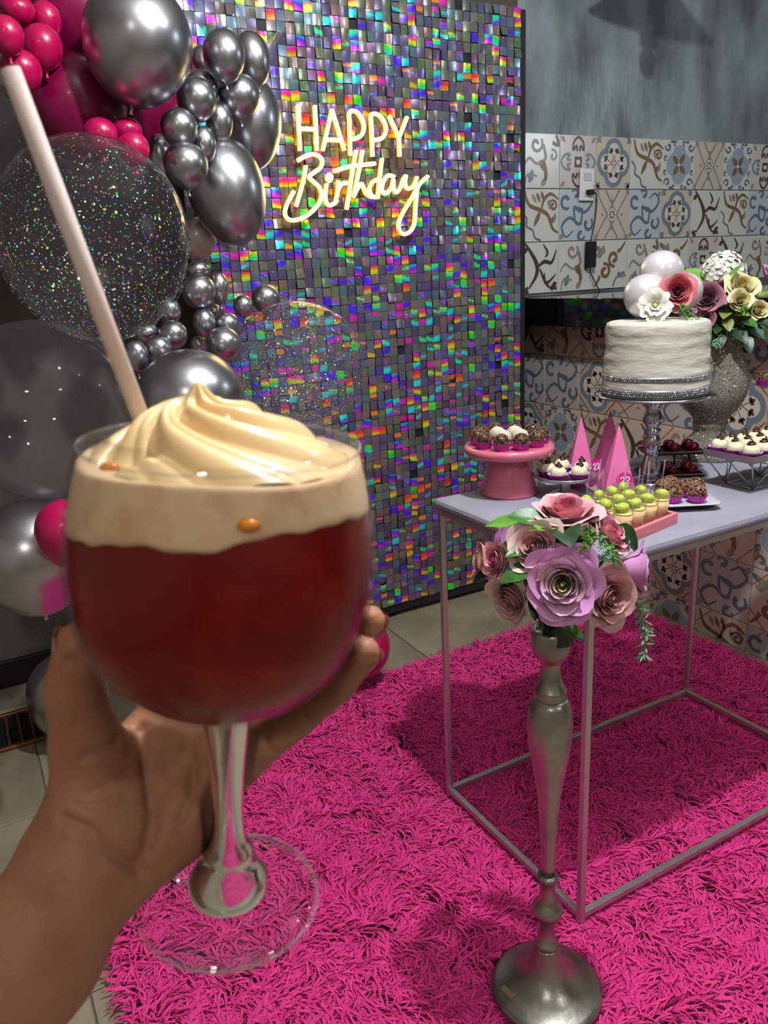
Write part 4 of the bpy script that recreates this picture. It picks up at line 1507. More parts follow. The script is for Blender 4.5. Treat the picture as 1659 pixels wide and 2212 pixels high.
# ------------------------------------------------------------------ flowers
def petal_grid(L, beta, phi0, curl, rb, th0, ripple, seed, nu=9, nv=8, cup=0.35):
    g = np.random.default_rng(seed)
    v = np.linspace(0, 1, nv)
    phi = phi0 + cup * (1 - v) ** 2 + curl * v ** 3
    dv = 1.0 / (nv - 1)
    rho = rb + L * np.concatenate([[0], np.cumsum((np.sin(phi[1:]) + np.sin(phi[:-1])) / 2 * dv)])
    z = L * np.concatenate([[0], np.cumsum((np.cos(phi[1:]) + np.cos(phi[:-1])) / 2 * dv)])
    rho = np.maximum(rho, 0.004 * L)
    u = np.linspace(-1, 1, nu)
    P = np.zeros((nu, nv, 3))
    ph = g.uniform(0, 6.28)
    for i in range(nu):
        wv = np.sin(PI * (0.10 + 0.60 * v)) ** 0.8
        th = th0 + u[i] * beta * wv
        edge = 1 - 0.20 * abs(u[i]) ** 1.7 * v ** 2
        rr = rho * (1 + 0.05 * u[i] ** 2 * v) * edge
        zz = z * edge + ripple * L * np.sin(u[i] * 3.2 + ph) * v ** 2
        rr = rr + ripple * L * np.cos(u[i] * 4.1 + ph * 2) * v ** 3
        P[i, :, 0] = rr * np.cos(th)
        P[i, :, 1] = rr * np.sin(th)
        P[i, :, 2] = zz
    return P


def rose(parent, c, axis, R, ms, seed=0, n_out=11, opening=1.0, name='rose', label=None, ref=None):
    """rose head: core of wrapped inner petals plus separate outer petals; ms = (outer, mid, heart) materials"""
    axis = np.array(axis, float)
    axis /= np.linalg.norm(axis)
    M = frame_of(axis, ref)
    g = random.Random(seed)
    core = MB()
    ga = 2.39996
    for k in range(14):
        s = k / 13
        core.grid(petal_grid(R * (0.84 + 0.03 * s), 2.4 - 1.2 * s, -0.06 + 0.20 * s, 0.05 + 0.42 * s, R * (0.03 + 0.24 * s), k * ga, 0.018, seed * 31 + k, cup=0.28), 0 if k < 7 else 1)
    core.ball((0, 0, 0.46 * R), (0.07 * R, 0.07 * R, 0.32 * R), 10, 8, 0)
    core.lathe([(0.0, -0.06 * R), (0.12 * R, -0.03 * R), (0.2 * R, 0.04 * R), (0.0, 0.1 * R)], 10, 2)
    org = np.array(c, float) - axis * 0.5 * R
    o = core.build(name, [ms[2], ms[1], LEAF[1]], parent)
    o.matrix_basis = Matrix(M.tolist()).to_4x4()
    o.location = org - np.array(parent.location)
    if label:
        o['label'] = label
    for k in range(n_out):
        s = (k + 1) / n_out
        P = petal_grid(R * (0.86 + 0.16 * s), 1.15 - 0.25 * s, (0.20 + 0.42 * s) * opening, (0.50 + 0.65 * s) * opening, R * (0.26 + 0.03 * s), (k + 14) * ga + g.uniform(-.15, .15), 0.035 + 0.03 * s, seed * 57 + k + 100)
        MB().grid(P, 0).build('petal', ms[0] if s > 0.35 else ms[1], o)
    return o


LEAF = [mat('leaf_green', (62, 112, 40), 0.4, var=(40, (44, 88, 34), 0.35, 0.65), spec=0.5), mat('leaf_dark', (34, 66, 34), 0.42, var=(40, (24, 50, 28), 0.35, 0.65)),
        mat('leaf_bright', (104, 164, 56), 0.42, var=(40, (78, 138, 44), 0.35, 0.65)), mat('leaf_olive', (122, 130, 62), 0.5, var=(40, (92, 104, 46), 0.35, 0.65)),
        mat('leaf_frosted', (118, 162, 128), 0.6)]


def leaf_mb(L, W, fold=0.25, bend=0.5, nu=7, nv=9):
    u = np.linspace(-1, 1, nu)
    v = np.linspace(0, 1, nv)
    P = np.zeros((nu, nv, 3))
    for j, q in enumerate(v):
        wv = W * (math.sin(PI * min(q, 1.0) ** 0.8) ** 0.75 if 0 < q < 1 else 0.0) + 0.0003
        a = bend * q
        for i, s in enumerate(u):
            P[i, j] = (s * wv, L * (math.sin(a) / bend if bend else q) , -L * (1 - math.cos(a)) / bend + fold * abs(s) * wv + 0.03 * W * math.sin(q * 18) * abs(s))
    return MB().grid(P[::-1], 0)


def leaf(parent, base, tip, up, W, m, name='leaf', bend=0.5):
    base, tip = np.array(base, float), np.array(tip, float)
    d = tip - base
    L = np.linalg.norm(d)
    y = d / L
    x = np.cross(y, np.array(up, float))
    x /= np.linalg.norm(x)
    z = np.cross(x, y)
    o = leaf_mb(L, W, bend=bend).build(name, m, parent)
    o.matrix_basis = Matrix(np.column_stack([x, y, z]).tolist()).to_4x4()
    o.location = base - np.array(parent.location)
    return o


def sprig(parent, path, nl, ll, m, seed, name='sprig', w=0.0012, stem=0.0008):
    g = np.random.default_rng(seed)
    p = smooth_path(path, 8) - np.array(parent.location)
    mb = MB().tube(p, stem, 5)
    for k in range(nl):
        i = int(g.uniform(0, len(p) - 1))
        t = p[min(i + 1, len(p) - 1)] - p[i]
        t /= np.linalg.norm(t) + 1e-9
        d = g.normal(0, 1, 3)
        d -= t * np.dot(d, t) * 0.5
        d = d / np.linalg.norm(d) + t * 0.7
        d /= np.linalg.norm(d)
        M = frame_of(d, g.normal(0, 1, 3))
        L = ll * g.uniform(0.6, 1.1)
        q = np.array([(0, 0, 0), (w, 0.0003, L * .4), (w * .8, 0.0005, L * .75), (0, 0, L), (-w * .8, 0.0005, L * .75), (-w, 0.0003, L * .4)])
        mb.add(q, [(0, 1, 2, 3), (0, 3, 4, 5)], 0, False, M, p[i])
    return mb.build(name, m, parent)


def rmat(n, a, b, h):
    def q(nm, c):
        c2 = tuple(max(0, int(k * 0.86)) for k in c)
        return mat(nm, c, 0.6, sheen=0.1, var=(26, c2, 0.35, 0.75))
    return (q(n + '_outer_petal', a), q(n + '_mid_petal', b), q(n + '_heart_petal', h))


LAV = rmat('lavender', (234, 162, 222), (240, 188, 220), (252, 230, 196))
DUST = rmat('dusty_rose', (222, 164, 164), (222, 162, 162), (206, 138, 142))
DUSTC = rmat('cream_edged_rose', (232, 200, 190), (226, 172, 172), (212, 146, 152))
PINKR = rmat('light_pink_rose', (242, 182, 188), (242, 158, 172), (228, 108, 134))
PEACH = rmat('peach_rose', (236, 178, 158), (232, 166, 160), (220, 150, 140))
CREAM = rmat('cream_rose', (234, 222, 176), (236, 222, 160), (226, 204, 120))
MAUVE = rmat('mauve_rose', (166, 108, 124), (168, 106, 122), (150, 86, 108))
CORAL = rmat('coral_rose', (226, 128, 136), (216, 100, 116), (188, 70, 92))

bq = thing('rose_bouquet', 'round bouquet of pink and lavender roses on the candle holder', 'bouquet', (0.712, 0.800, 0.712))
bc = np.array([0.716, 0.806, 0.812])
mbc = MB()
mbc.ball(bc - np.array(bq.location) - V(0, 0, 0.005), (0.055, 0.055, 0.058), 16, 10)
mbc.lathe([(0.024, -0.018), (0.022, 0.01), (0.035, 0.045), (0.0, 0.05)], 12)
mbc.build('foliage_core', LEAF[1], bq)
TOCAM = -np.array([0.70, 0.62, -0.34])
TOCAM /= np.linalg.norm(TOCAM)


def outw(c, k=0.6, extra=(0, 0, 0)):
    d = np.array(c) - bc
    d = d / np.linalg.norm(d)
    return d * k + TOCAM * (1 - k) + np.array(extra, float)


for (c, R, ms, k, seed, op, ex, lab) in (
    ((0.666, 0.741, 0.816), 0.049, LAV, 0.35, 1, 1.0, (0, 0, 0.06), 'large lavender rose with cream heart'),
    ((0.658, 0.790, 0.856), 0.040, DUSTC, 0.6, 2, 0.95, (0, 0, .1), 'dusty pink rose with cream edges'),
    ((0.727, 0.716, 0.790), 0.041, DUST, 0.6, 3, 1.0, (.12, -.05, .1), 'dusty rose at the lower right'),
    ((0.626, 0.803, 0.782), 0.036, DUSTC, 0.65, 4, 0.8, (-.1, 0, -.1), 'half-open dusty rose at the lower left'),
    ((0.728, 0.806, 0.893), 0.043, PINKR, 0.75, 5, 1.05, (0, 0, .25), 'light pink rose on top'),
    ((0.797, 0.732, 0.808), 0.038, LAV, 0.85, 6, 0.75, (.3, -.1, 0), 'lavender rose seen from the side'),
    ((0.774, 0.762, 0.860), 0.031, PINKR, 0.7, 7, 1.1, (0, 0, 0), 'light pink rose at the upper right'),
    ((0.624, 0.866, 0.826), 0.027, PEACH, 0.9, 8, 0.6, (-.2, .1, .1), 'peach rosebud at the far left'),
    ((0.624, 0.832, 0.832), 0.028, PINKR, 0.75, 9, 0.8, (0, 0, 0), 'ruffled pink blossom at the left'),
    ((0.800, 0.815, 0.868), 0.028, LAV, 0.85, 10, 0.9, (0, 0, 0), 'lavender blossom at the back'),
    ((0.790, 0.870, 0.820), 0.040, DUST, 0.95, 11, 1.0, (0, 0, 0), None), ((0.700, 0.890, 0.830), 0.040, LAV, 0.95, 12, 1.0, (0, 0, 0), None)):
    rose(bq, c, outw(c, k, ex), R * 1.12, ms, seed, 11, op, label=lab)
for b, tp_, W, m in (
    ((0.706, 0.790, 0.880), (0.672, 0.735, 0.885), 0.022, 1), ((0.690, 0.805, 0.882), (0.648, 0.835, 0.902), 0.017, 0), ((0.690, 0.815, 0.880), (0.636, 0.885, 0.884), 0.015, 2),
    ((0.680, 0.810, 0.866), (0.622, 0.842, 0.846), 0.015, 0), ((0.700, 0.780, 0.884), (0.655, 0.800, 0.888), 0.012, 2), ((0.655, 0.775, 0.832), (0.600, 0.795, 0.826), 0.017, 0), ((0.660, 0.768, 0.815), (0.625, 0.775, 0.795), 0.013, 1),
    ((0.690, 0.776, 0.752), (0.644, 0.742, 0.762), 0.014, 1), ((0.676, 0.770, 0.748), (0.700, 0.726, 0.735), 0.012, 0), ((0.790, 0.765, 0.870), (0.822, 0.742, 0.828), 0.015, 1), ((0.652, 0.852, 0.820), (0.606, 0.875, 0.796), 0.012, 1),
    ((0.640, 0.842, 0.806), (0.618, 0.838, 0.764), 0.011, 3), ((0.672, 0.790, 0.790), (0.640, 0.770, 0.762), 0.014, 1), ((0.690, 0.785, 0.775), (0.655, 0.775, 0.742), 0.013, 0), ((0.735, 0.770, 0.775), (0.752, 0.735, 0.752), 0.013, 1), ((0.665, 0.800, 0.850), (0.618, 0.800, 0.858), 0.013, 0), ((0.660, 0.815, 0.805), (0.610, 0.815, 0.808), 0.012, 1), ((0.715, 0.745, 0.845), (0.742, 0.722, 0.820), 0.012, 1), ((0.748, 0.745, 0.830), (0.768, 0.722, 0.812), 0.012, 1)):
    leaf(bq, b, tp_, (TOCAM * 0.6 + V(0, 0, 1)), W, LEAF[m])
for k, pth in enumerate((((0.735, 0.765, 0.872), (0.712, 0.742, 0.878), (0.690, 0.725, 0.868)), ((0.745, 0.760, 0.868), (0.728, 0.732, 0.866), (0.716, 0.714, 0.850)), ((0.75, 0.755, 0.86), (0.742, 0.73, 0.852), (0.738, 0.715, 0.84)))):
    sprig(bq, pth, 60, 0.014, LEAF[2 if k != 1 else 4], k + 3, w=0.0014)
sprig(bq, ((0.778, 0.758, 0.775), (0.800, 0.735, 0.758), (0.806, 0.722, 0.722), (0.798, 0.712, 0.680)), 110, 0.016, LEAF[4], 9, 'trailing_sprig', w=0.0018)

# ------------------------------------------------------------------ cake stand and cake
polished = mat('polished_silver', (180, 180, 186), 0.16, 1.0)
CC = (1.288, 1.161)
t = thing('turned_cake_stand', 'polished silver turned cake stand under the white cake', 'cake stand', (*CC, TZ))
MB().lathe([(0.0, 0.0), (0.048, 0.0), (0.05, 0.004), (0.046, 0.010), (0.034, 0.013), (0.026, 0.016), (0.0, 0.016)], 40).build('base', polished, t)
MB().lathe([(0.0, 0.016), (0.0215, 0.016), (0.0225, 0.026), (0.0195, 0.043), (0.0145, 0.058), (0.0130, 0.066), (0.0165, 0.074), (0.0192, 0.084), (0.0185, 0.094), (0.0150, 0.105), (0.0110, 0.110), (0.0178, 0.114), (0.0182, 0.118), (0.0125, 0.122), (0.0150, 0.127), (0.0205, 0.135), (0.0212, 0.143), (0.0170, 0.154), (0.0140, 0.161), (0.0150, 0.166), (0.0205, 0.172), (0.0222, 0.182), (0.0215, 0.189), (0.0, 0.189)], 36).build('column', polished, t)
MB().lathe([(0.0, 0.189), (0.05, 0.1895), (0.117, 0.1915), (0.1225, 0.1945), (0.1225, 0.1965), (0.118, 0.1985), (0.0, 0.1985)], 64).build('plate', polished, t)

icing = mat('naked_cake_icing', (200, 196, 184), 0.7, bump=(22, 0.28, (1.0, 1.0, 4.0)), var=(14, (196, 190, 176), 0.35, 0.7, (1, 1, 5)))
ck = thing('birthday_cake', 'white rough-iced round cake with rhinestone bands on the silver stand', 'cake', (*CC, TZ + 0.1987))


def cake_body():
    g = np.random.default_rng(8)
    nz, ns = 26, 120
    a = np.linspace(0, 2 * PI, ns, endpoint=False)
    ph = g.uniform(0, 6.28, (nz, 3))
    zs = np.concatenate([np.linspace(0, 0.138, nz - 6), 0.138 + 0.010 * np.sin(np.linspace(0.25, 1, 6) * PI / 2)])
    off = g.normal(0, 0.0011, nz)
    off[nz - 6:] *= 0.2
    P = np.zeros((ns, nz, 3))
    for i in range(nz):
        taper = 0.107 - 0.004 * zs[i] / 0.148
        if i >= nz - 6:
            f = (zs[i] - 0.138) / 0.010
            taper -= 0.010 * (1 - math.sqrt(max(0, 1 - f * f)))
        r = taper + off[i] + 0.0006 * np.sin(2 * a + ph[i, 0]) + 0.0005 * np.sin(5 * a + ph[i, 1]) + 0.0003 * np.sin(11 * a + ph[i, 2])
        P[:, i, 0], P[:, i, 1], P[:, i, 2] = r * np.cos(a), r * np.sin(a), zs[i]
    mb = MB().grid(P, 0, True, closed_u=True)
    mb.add(P[:, -1], [tuple(range(ns))], 0, False)
    mb.add(P[:, 0], [tuple(range(ns))[::-1]], 0, False)
    return mb


cake_body().build('iced_body', icing, ck)
rh = mat('rhinestone', (205, 208, 214), 0.12, 0.9)
for z0, rows, R0 in ((0.006, 3, 0.1095), (0.036, 2, 0.1085)):
    mb = MB()
    MB().lathe([(R0 - 0.003, z0 - 0.002), (R0, z0 - 0.002), (R0, z0 + rows * 0.0043 - 0.001), (R0 - 0.003, z0 + rows * 0.0043 - 0.001)], 80).build('ribbon_backing', mat('ribbon_silver', (120, 120, 124), 0.4, 0.5), ck)
    g = random.Random(2)
    for r in range(rows):
        for k in range(150):
            a = 2 * PI * (k + 0.5 * (r % 2)) / 150
            M = frame_of((math.cos(a) + g.uniform(-.35, .35), math.sin(a) + g.uniform(-.35, .35), g.uniform(-.3, .5)))
            s = g.uniform(0.0017, 0.0024)
            mb.add([(s, 0, 0), (0, s, 0), (-s, 0, 0), (0, -s, 0), (0, 0, s * .8)], [(0, 1, 4), (1, 2, 4), (2, 3, 4), (3, 0, 4)], 0, False, M, (R0 * math.cos(a), R0 * math.sin(a), z0 + r * 0.0043))
    o = mb.build('rhinestone_band', rh, ck)
    tag(o, kind='stuff')
# cake topper: three pearl balloons, rose, white blossom
topz = TZ + 0.1987 + 0.148
pearl2 = mat('pearl_white_latex', (216, 212, 212), 0.24, 0.3, coat=0.5)
for (c, r, lab) in (((1.366, 1.229, topz + 0.092), 0.0462, 'pearl white mini balloon at the top of the cake topper'), ((1.303, 1.212, topz + 0.0462), 0.046, 'pearl white mini balloon at the left of the cake topper'), ((1.415, 1.2105, topz + 0.049), 0.042, 'pearl white mini balloon behind the coral rose on the cake')):
    o = balloon_mb(r, r, 32, 20).build('mini_balloon', pearl2)
    o.location = c
    tag(o, lab, 'balloon', 'pearl mini balloons on the cake')
fl = thing('cake_flowers', 'coral rose with white blossom and green sprig on the cake', 'flowers', (1.30, 1.14, topz))
rose(fl, (1.325, 1.146, topz + 0.054), (-.62, -.72, .12), 0.038, CORAL, 21, 11, 1.0, label='coral pink rose')


def blossom(parent, c, axis, R, m, heart, n=3, seed=0, name='white_blossom'):
    mb = MB()
    M = frame_of(axis)
    g = random.Random(seed)
    for l in range(n):
        k = 6 + l * 2
        for i in range(k):
            a = 2 * PI * (i + 0.5 * (l % 2)) / k + g.uniform(-.15, .15)
            mb.grid(petal_grid(R * (0.5 + 0.25 * l), 0.62 - 0.08 * l, 0.35 + 0.38 * l, 0.5, R * 0.07, a, 0.05, seed * 7 + l * 20 + i, 5, 6), 0)
    mb.ball((0, 0, R * 0.2), R * 0.12, 8, 6, 1)
    o = mb.build(name, [m, heart], parent)
    o.matrix_basis = Matrix(M.tolist()).to_4x4()
    o.location = np.array(c, float) - np.array(parent.location)
    return o


whp = mat('white_petal', (222, 218, 208), 0.6)
yel = mat('flower_heart', (224, 206, 120), 0.6)
blossom(fl, (1.266, 1.152, topz + 0.030), (-.58, -.78, .2), 0.034, whp, yel, 3, 4)
for k in range(4):
    sprig(fl, ((1.318, 1.135, topz + 0.028), (1.305 + k * .008, 1.115, topz + 0.012), (1.292 + k * .014, 1.084 - .004 * k, topz - 0.006 - .004 * (k % 2))), 22, 0.016, LEAF[2 if k % 2 else 0], 30 + k, w=0.001)

# ------------------------------------------------------------------ glitter vase with arrangement
VC = (1.580, 1.247)
vz = thing('glitter_vase', 'silver glitter urn vase behind the cake', 'vase', (*VC, TZ))
VP = [(0.0, 0.0), (0.076, 0.0), (0.078, 0.004), (0.072, 0.014), (0.062, 0.028), (0.053, 0.043), (0.045, 0.047), (0.038, 0.056), (0.034, 0.066), (0.037, 0.074), (0.041, 0.082), (0.038, 0.090), (0.042, 0.098), (0.054, 0.112), (0.066, 0.130), (0.075, 0.150), (0.0795, 0.174), (0.078, 0.198), (0.071, 0.222), (0.062, 0.244), (0.057, 0.262), (0.058, 0.280), (0.063, 0.298), (0.068, 0.310)]
silvg = mat('glitter_base', (172, 167, 154), 0.5, 0.4, bump=(700, 0.6), var=(420, (112, 107, 96), 0.4, 0.6))
MB().lathe(VP + [(0.063, 0.309), (0.054, 0.285), (0.0, 0.28)], 56).build('urn_body', silvg, vz)
mb = MB()
g = np.random.default_rng(14)
vp = np.array(VP[1:])
seg_l = np.linalg.norm(np.diff(vp, axis=0), axis=1) * (vp[1:, 0] + vp[:-1, 0])
seg_l /= seg_l.sum()
for k in range(6500):
    i = g.choice(len(seg_l), p=seg_l)
    f = g.random()
    r, z = vp[i] * (1 - f) + vp[i + 1] * f
    a = g.uniform(0, 2 * PI)
    dr, dz = vp[i + 1] - vp[i]
    nrm = np.array([dz * math.cos(a), dz * math.sin(a), -dr])
    nrm /= np.linalg.norm(nrm)
    M = frame_of(nrm + g.normal(0, 0.45, 3))
    s = g.uniform(0.0006, 0.0014)
    mb.add(np.array([(1, 0, 0), (.5, .87, 0), (-.5, .87, 0), (-1, 0, 0), (-.5, -.87, 0), (.5, -.87, 0)]) * s, [(0, 1, 2, 3, 4, 5)], 0, False, M, V(r * math.cos(a), r * math.sin(a), z) + nrm * 0.0006)
tag(mb.build('glitter', mat('glitter_flake', (212, 206, 188), 0.15, 0.95), vz), kind='stuff')

va = thing('flower_arrangement', 'arrangement of cream and mauve roses with white hydrangea in the glitter vase', 'flower arrangement', (VC[0], VC[1], 1.06))
VC3 = np.array([1.60, 1.235, 1.12])
MB().ball(np.array([1.60, 1.235, 1.105]) - np.array(va.location), (0.075, 0.070, 0.055), 18, 12).build('foliage_core', LEAF[1], va)


def voutw(c, k=0.5, e=(0, 0, 0)):
    d = np.array(c) - VC3
    return d / np.linalg.norm(d) * k + TOCAM * (1 - k) + np.array(e, float)


for c, R, ms, k, s, lab in (((1.592, 1.198, 1.163), 0.040, CREAM, 0.5, 41, 'large cream rose'), ((1.556, 1.172, 1.136), 0.027, CREAM, 0.5, 42, 'small cream rose'), ((1.606, 1.160, 1.112), 0.025, CREAM, 0.5, 43, 'cream rosebud low at the right'),
                            ((1.512, 1.226, 1.143), 0.040, MAUVE, 0.45, 44, 'mauve rose beside the cake'), ((1.500, 1.222, 1.098), 0.028, MAUVE, 0.5, 45, 'mauve rose tucked under the other'), ((1.575, 1.240, 1.162), 0.032, MAUVE, 0.6, 46, 'mauve rose behind'),
                            ((1.690, 1.200, 1.190), 0.026, LAV, 0.6, 47, 'violet rose at the right edge'), ((1.668, 1.165, 1.130), 0.024, PINKR, 0.6, 48, 'small pink rose at the right edge')):
    rose(va, c, voutw(c, k), R, ms, s, 9, 0.95, label=lab)


def hydrangea(parent, c, R, n, seed):
    g = np.random.default_rng(seed)
    mb = MB()
    mb.ball((0, 0, 0), R * 0.98, 20, 12)
    for k in range(n):
        zc = 1 - 1.55 * (k + .5) / n
        a = k * 2.39996
        d = np.array([math.sqrt(max(0, 1 - zc * zc)) * math.cos(a), math.sqrt(max(0, 1 - zc * zc)) * math.sin(a), zc])
        M = frame_of(d + g.normal(0, .18, 3), g.normal(0, 1, 3))
        s = R * 0.36
        for q in range(4):
            u = q * PI / 2 + g.uniform(-.15, .15)
            ca, sa = math.cos(u), math.sin(u)
            pt = []
            for (l, w2, z) in ((0.05, 0, 0), (.5, .42, .1), (.95, .3, .02), (1.05, 0, -.05), (.95, -.3, .02), (.5, -.42, .1)):
                pt.append((s * (l * ca - w2 * sa), s * (l * sa + w2 * ca), s * z))
            mb.add(pt, [(0, 5, 4, 3), (0, 3, 2, 1)], 0, False, M, d * R * g.uniform(.92, 1.04))
    return mb.build('hydrangea', whp, parent, np.array(c) - np.array(parent.location))


hydrangea(va, (1.622, 1.275, 1.192), 0.047, 90, 5)['label'] = 'white hydrangea head'
for b, tp_, W, m in (
    ((1.585, 1.285, 1.170), (1.562, 1.335, 1.218), 0.024, 2), ((1.575, 1.275, 1.165), (1.524, 1.315, 1.178), 0.020, 0), ((1.585, 1.232, 1.165), (1.574, 1.205, 1.216), 0.014, 2), ((1.650, 1.250, 1.190), (1.722, 1.285, 1.216), 0.020, 1), ((1.655, 1.240, 1.180), (1.716, 1.252, 1.196), 0.018, 0),
    ((1.540, 1.255, 1.150), (1.512, 1.285, 1.172), 0.016, 2), ((1.545, 1.200, 1.120), (1.530, 1.170, 1.142), 0.014, 3), ((1.548, 1.200, 1.112), (1.512, 1.178, 1.108), 0.014, 3), ((1.560, 1.195, 1.105), (1.560, 1.150, 1.112), 0.014, 3), ((1.540, 1.195, 1.098), (1.520, 1.165, 1.078), 0.013, 3),
    ((1.530, 1.220, 1.082), (1.488, 1.212, 1.052), 0.015, 0), ((1.535, 1.205, 1.075), (1.505, 1.175, 1.040), 0.015, 1), ((1.560, 1.190, 1.075), (1.548, 1.140, 1.052), 0.017, 1), ((1.590, 1.180, 1.080), (1.592, 1.128, 1.060), 0.017, 1), ((1.610, 1.180, 1.075), (1.640, 1.130, 1.050), 0.017, 0), ((1.630, 1.185, 1.080), (1.680, 1.140, 1.052), 0.017, 1),
    ((1.545, 1.212, 1.085), (1.500, 1.185, 1.078), 0.015, 1), ((1.575, 1.190, 1.092), (1.572, 1.135, 1.088), 0.015, 0), ((1.600, 1.175, 1.090), (1.622, 1.125, 1.085), 0.015, 1), ((1.640, 1.180, 1.105), (1.690, 1.145, 1.100), 0.016, 3), ((1.520, 1.230, 1.075), (1.482, 1.235, 1.020), 0.013, 2), ((1.650, 1.190, 1.060), (1.690, 1.150, 1.015), 0.014, 0),
    ((1.500, 1.240, 1.100), (1.462, 1.245, 1.062), 0.012, 2), ((1.575, 1.175, 1.062), (1.560, 1.135, 1.028), 0.015, 1), ((1.650, 1.200, 1.140), (1.705, 1.165, 1.150), 0.014, 3)):
    leaf(va, b, tp_, (TOCAM * 0.7 + V(0, 0, 1)), W, LEAF[m])
for k, pth in enumerate((((1.560, 1.19, 1.11), (1.545, 1.16, 1.12), (1.535, 1.14, 1.115)), ((1.65, 1.18, 1.15), (1.68, 1.15, 1.17), (1.70, 1.14, 1.175)), ((1.66, 1.18, 1.08), (1.70, 1.15, 1.05), (1.715, 1.13, 1.02)), ((1.53, 1.20, 1.06), (1.50, 1.18, 1.055), (1.485, 1.17, 1.04)))):
    sprig(va, pth, 45, 0.016, LEAF[(2, 3, 2, 4)[k]], 60 + k, w=0.0013)
# ------------------------------------------------------------------ goblet held up close
GF = np.array([0.0636, 0.2817, 0.9659])
GA = np.array([0.08495, -0.04686, 0.99528])
GM = frame_of(GA, (0.22, 0.97, 0))          # local x to the right of the view, y away from it, z up the stem


def glass_solid(name, ior=1.45):
    m = bpy.data.materials.new(name)
    m.use_nodes = True
    b = m.node_tree.nodes['Principled BSDF']
    b.inputs['Base Color'].default_value = (1, 1, 1, 1)
    b.inputs['Roughness'].default_value = 0.02
    b.inputs['Transmission Weight'].default_value = 1.0
    b.inputs['IOR'].default_value = ior
    return m


gob = thing('goblet', 'large stemmed balloon goblet held in the foreground', 'glass', tuple(GF), M=GM)
solid = glass_solid('solid_glass')
thin = film('thin_glass', (253, 253, 253), 1.3, 0.02, 0.0, 0.4)
bright = film('glass_edge', (250, 250, 250), 1.7, 0.03, 0.04, 0.8)
OUTER = [(0.0098, 0.1005), (0.018, 0.1015), (0.0275, 0.1045), (0.037, 0.1095), (0.0455, 0.1175), (0.0520, 0.127), (0.0560, 0.139), (0.0576, 0.152), (0.0577, 0.164), (0.0568, 0.176), (0.0550, 0.187), (0.0530, 0.196), (0.0505, 0.2045)]


def smooth_prof(p, n=4):
    return [tuple(q) for q in smooth_path(p, n)]


out_p = smooth_prof(OUTER)
inn = [(max(r - 0.0011, 0), z + (0.0011 if z < 0.12 else 0)) for r, z in out_p]
rim_p = [(0.0506, 0.2052), (0.0500, 0.2056), (0.0495, 0.2050)]
MB().lathe(out_p + rim_p[:1], 80).build('bowl_outside', thin, gob)
bw = MB().lathe([(0.0, 0.1016)] + inn + rim_p[1:][::-1], 80)
bw.f = [q[::-1] for q in bw.f]
bw.build('bowl_inside', thin, gob)
MB().tube([(0.0502 * math.cos(a), 0.0502 * math.sin(a), 0.2052) for a in np.linspace(0, 2 * PI, 96, endpoint=False)], 0.0007, 8, closed=True).build('rim', bright, gob)
stem_p = smooth_prof([(0.0, 0.1004), (0.0098, 0.1004), (0.0102, 0.094), (0.0088, 0.082), (0.0073, 0.066), (0.0066, 0.052), (0.0068, 0.040), (0.0082, 0.031), (0.0108, 0.026), (0.0098, 0.0225)], 3) + \
    smooth_prof([(0.0128, 0.019), (0.0165, 0.013), (0.0172, 0.0085), (0.0160, 0.0050), (0.0120, 0.0034)], 3) + [(0.0, 0.0032)]
MB().lathe(stem_p, 72).build('stem', solid, gob)
MB().lathe([(0.0, 0.0), (0.0385, 0.0), (0.0385, 0.0028), (0.030, 0.0032), (0.0, 0.0036)], 80).build('foot', film('foot_glass', (252, 252, 252), 1.5, 0.02, 0.0, 0.6), gob)
MB().tube([(0.0388 * math.cos(a), 0.0388 * math.sin(a), 0.0014) for a in np.linspace(0, 2 * PI, 96, endpoint=False)], 0.0014, 10, closed=True).build('foot_rim', bright, gob)

# drink: red cocktail, cream foam, whipped swirl, straw
red = mat('red_cocktail', (118, 3, 4), 0.3, spec=0.2, var=(26, (164, 26, 12), 0.48, 0.78), sss=(0.25, (0.02, 0.002, 0.001), 0.25))
foam = mat('cream_foam', (238, 206, 164), 0.5, spec=0.2, var=(40, (206, 142, 104), 0.5, 0.74), sss=(0.2, (0.02, 0.012, 0.006), 0.2))
cream = mat('whipped_cream', (240, 208, 152), 0.32, spec=0.5, sss=(0.3, (0.02, 0.012, 0.005), 0.25), coat=0.2)


def prof_r(z):
    zs = [p[1] for p in out_p]
    rs = [p[0] for p in out_p]
    return np.interp(z, zs, rs)


def border(a):
    """height of the wavy line between foam and red drink; a = angle round the goblet"""
    # the camera side is -y
    fx_, fy_ = np.cos(a), -np.sin(a)
    return 0.1775 + 0.0070 * np.clip(fy_, -0.2, 1) + 0.0036 * fx_ + 0.0011 * np.sin(5 * a + 1) + 0.0007 * np.sin(9 * a + 2) + 0.0004 * np.sin(23 * a)


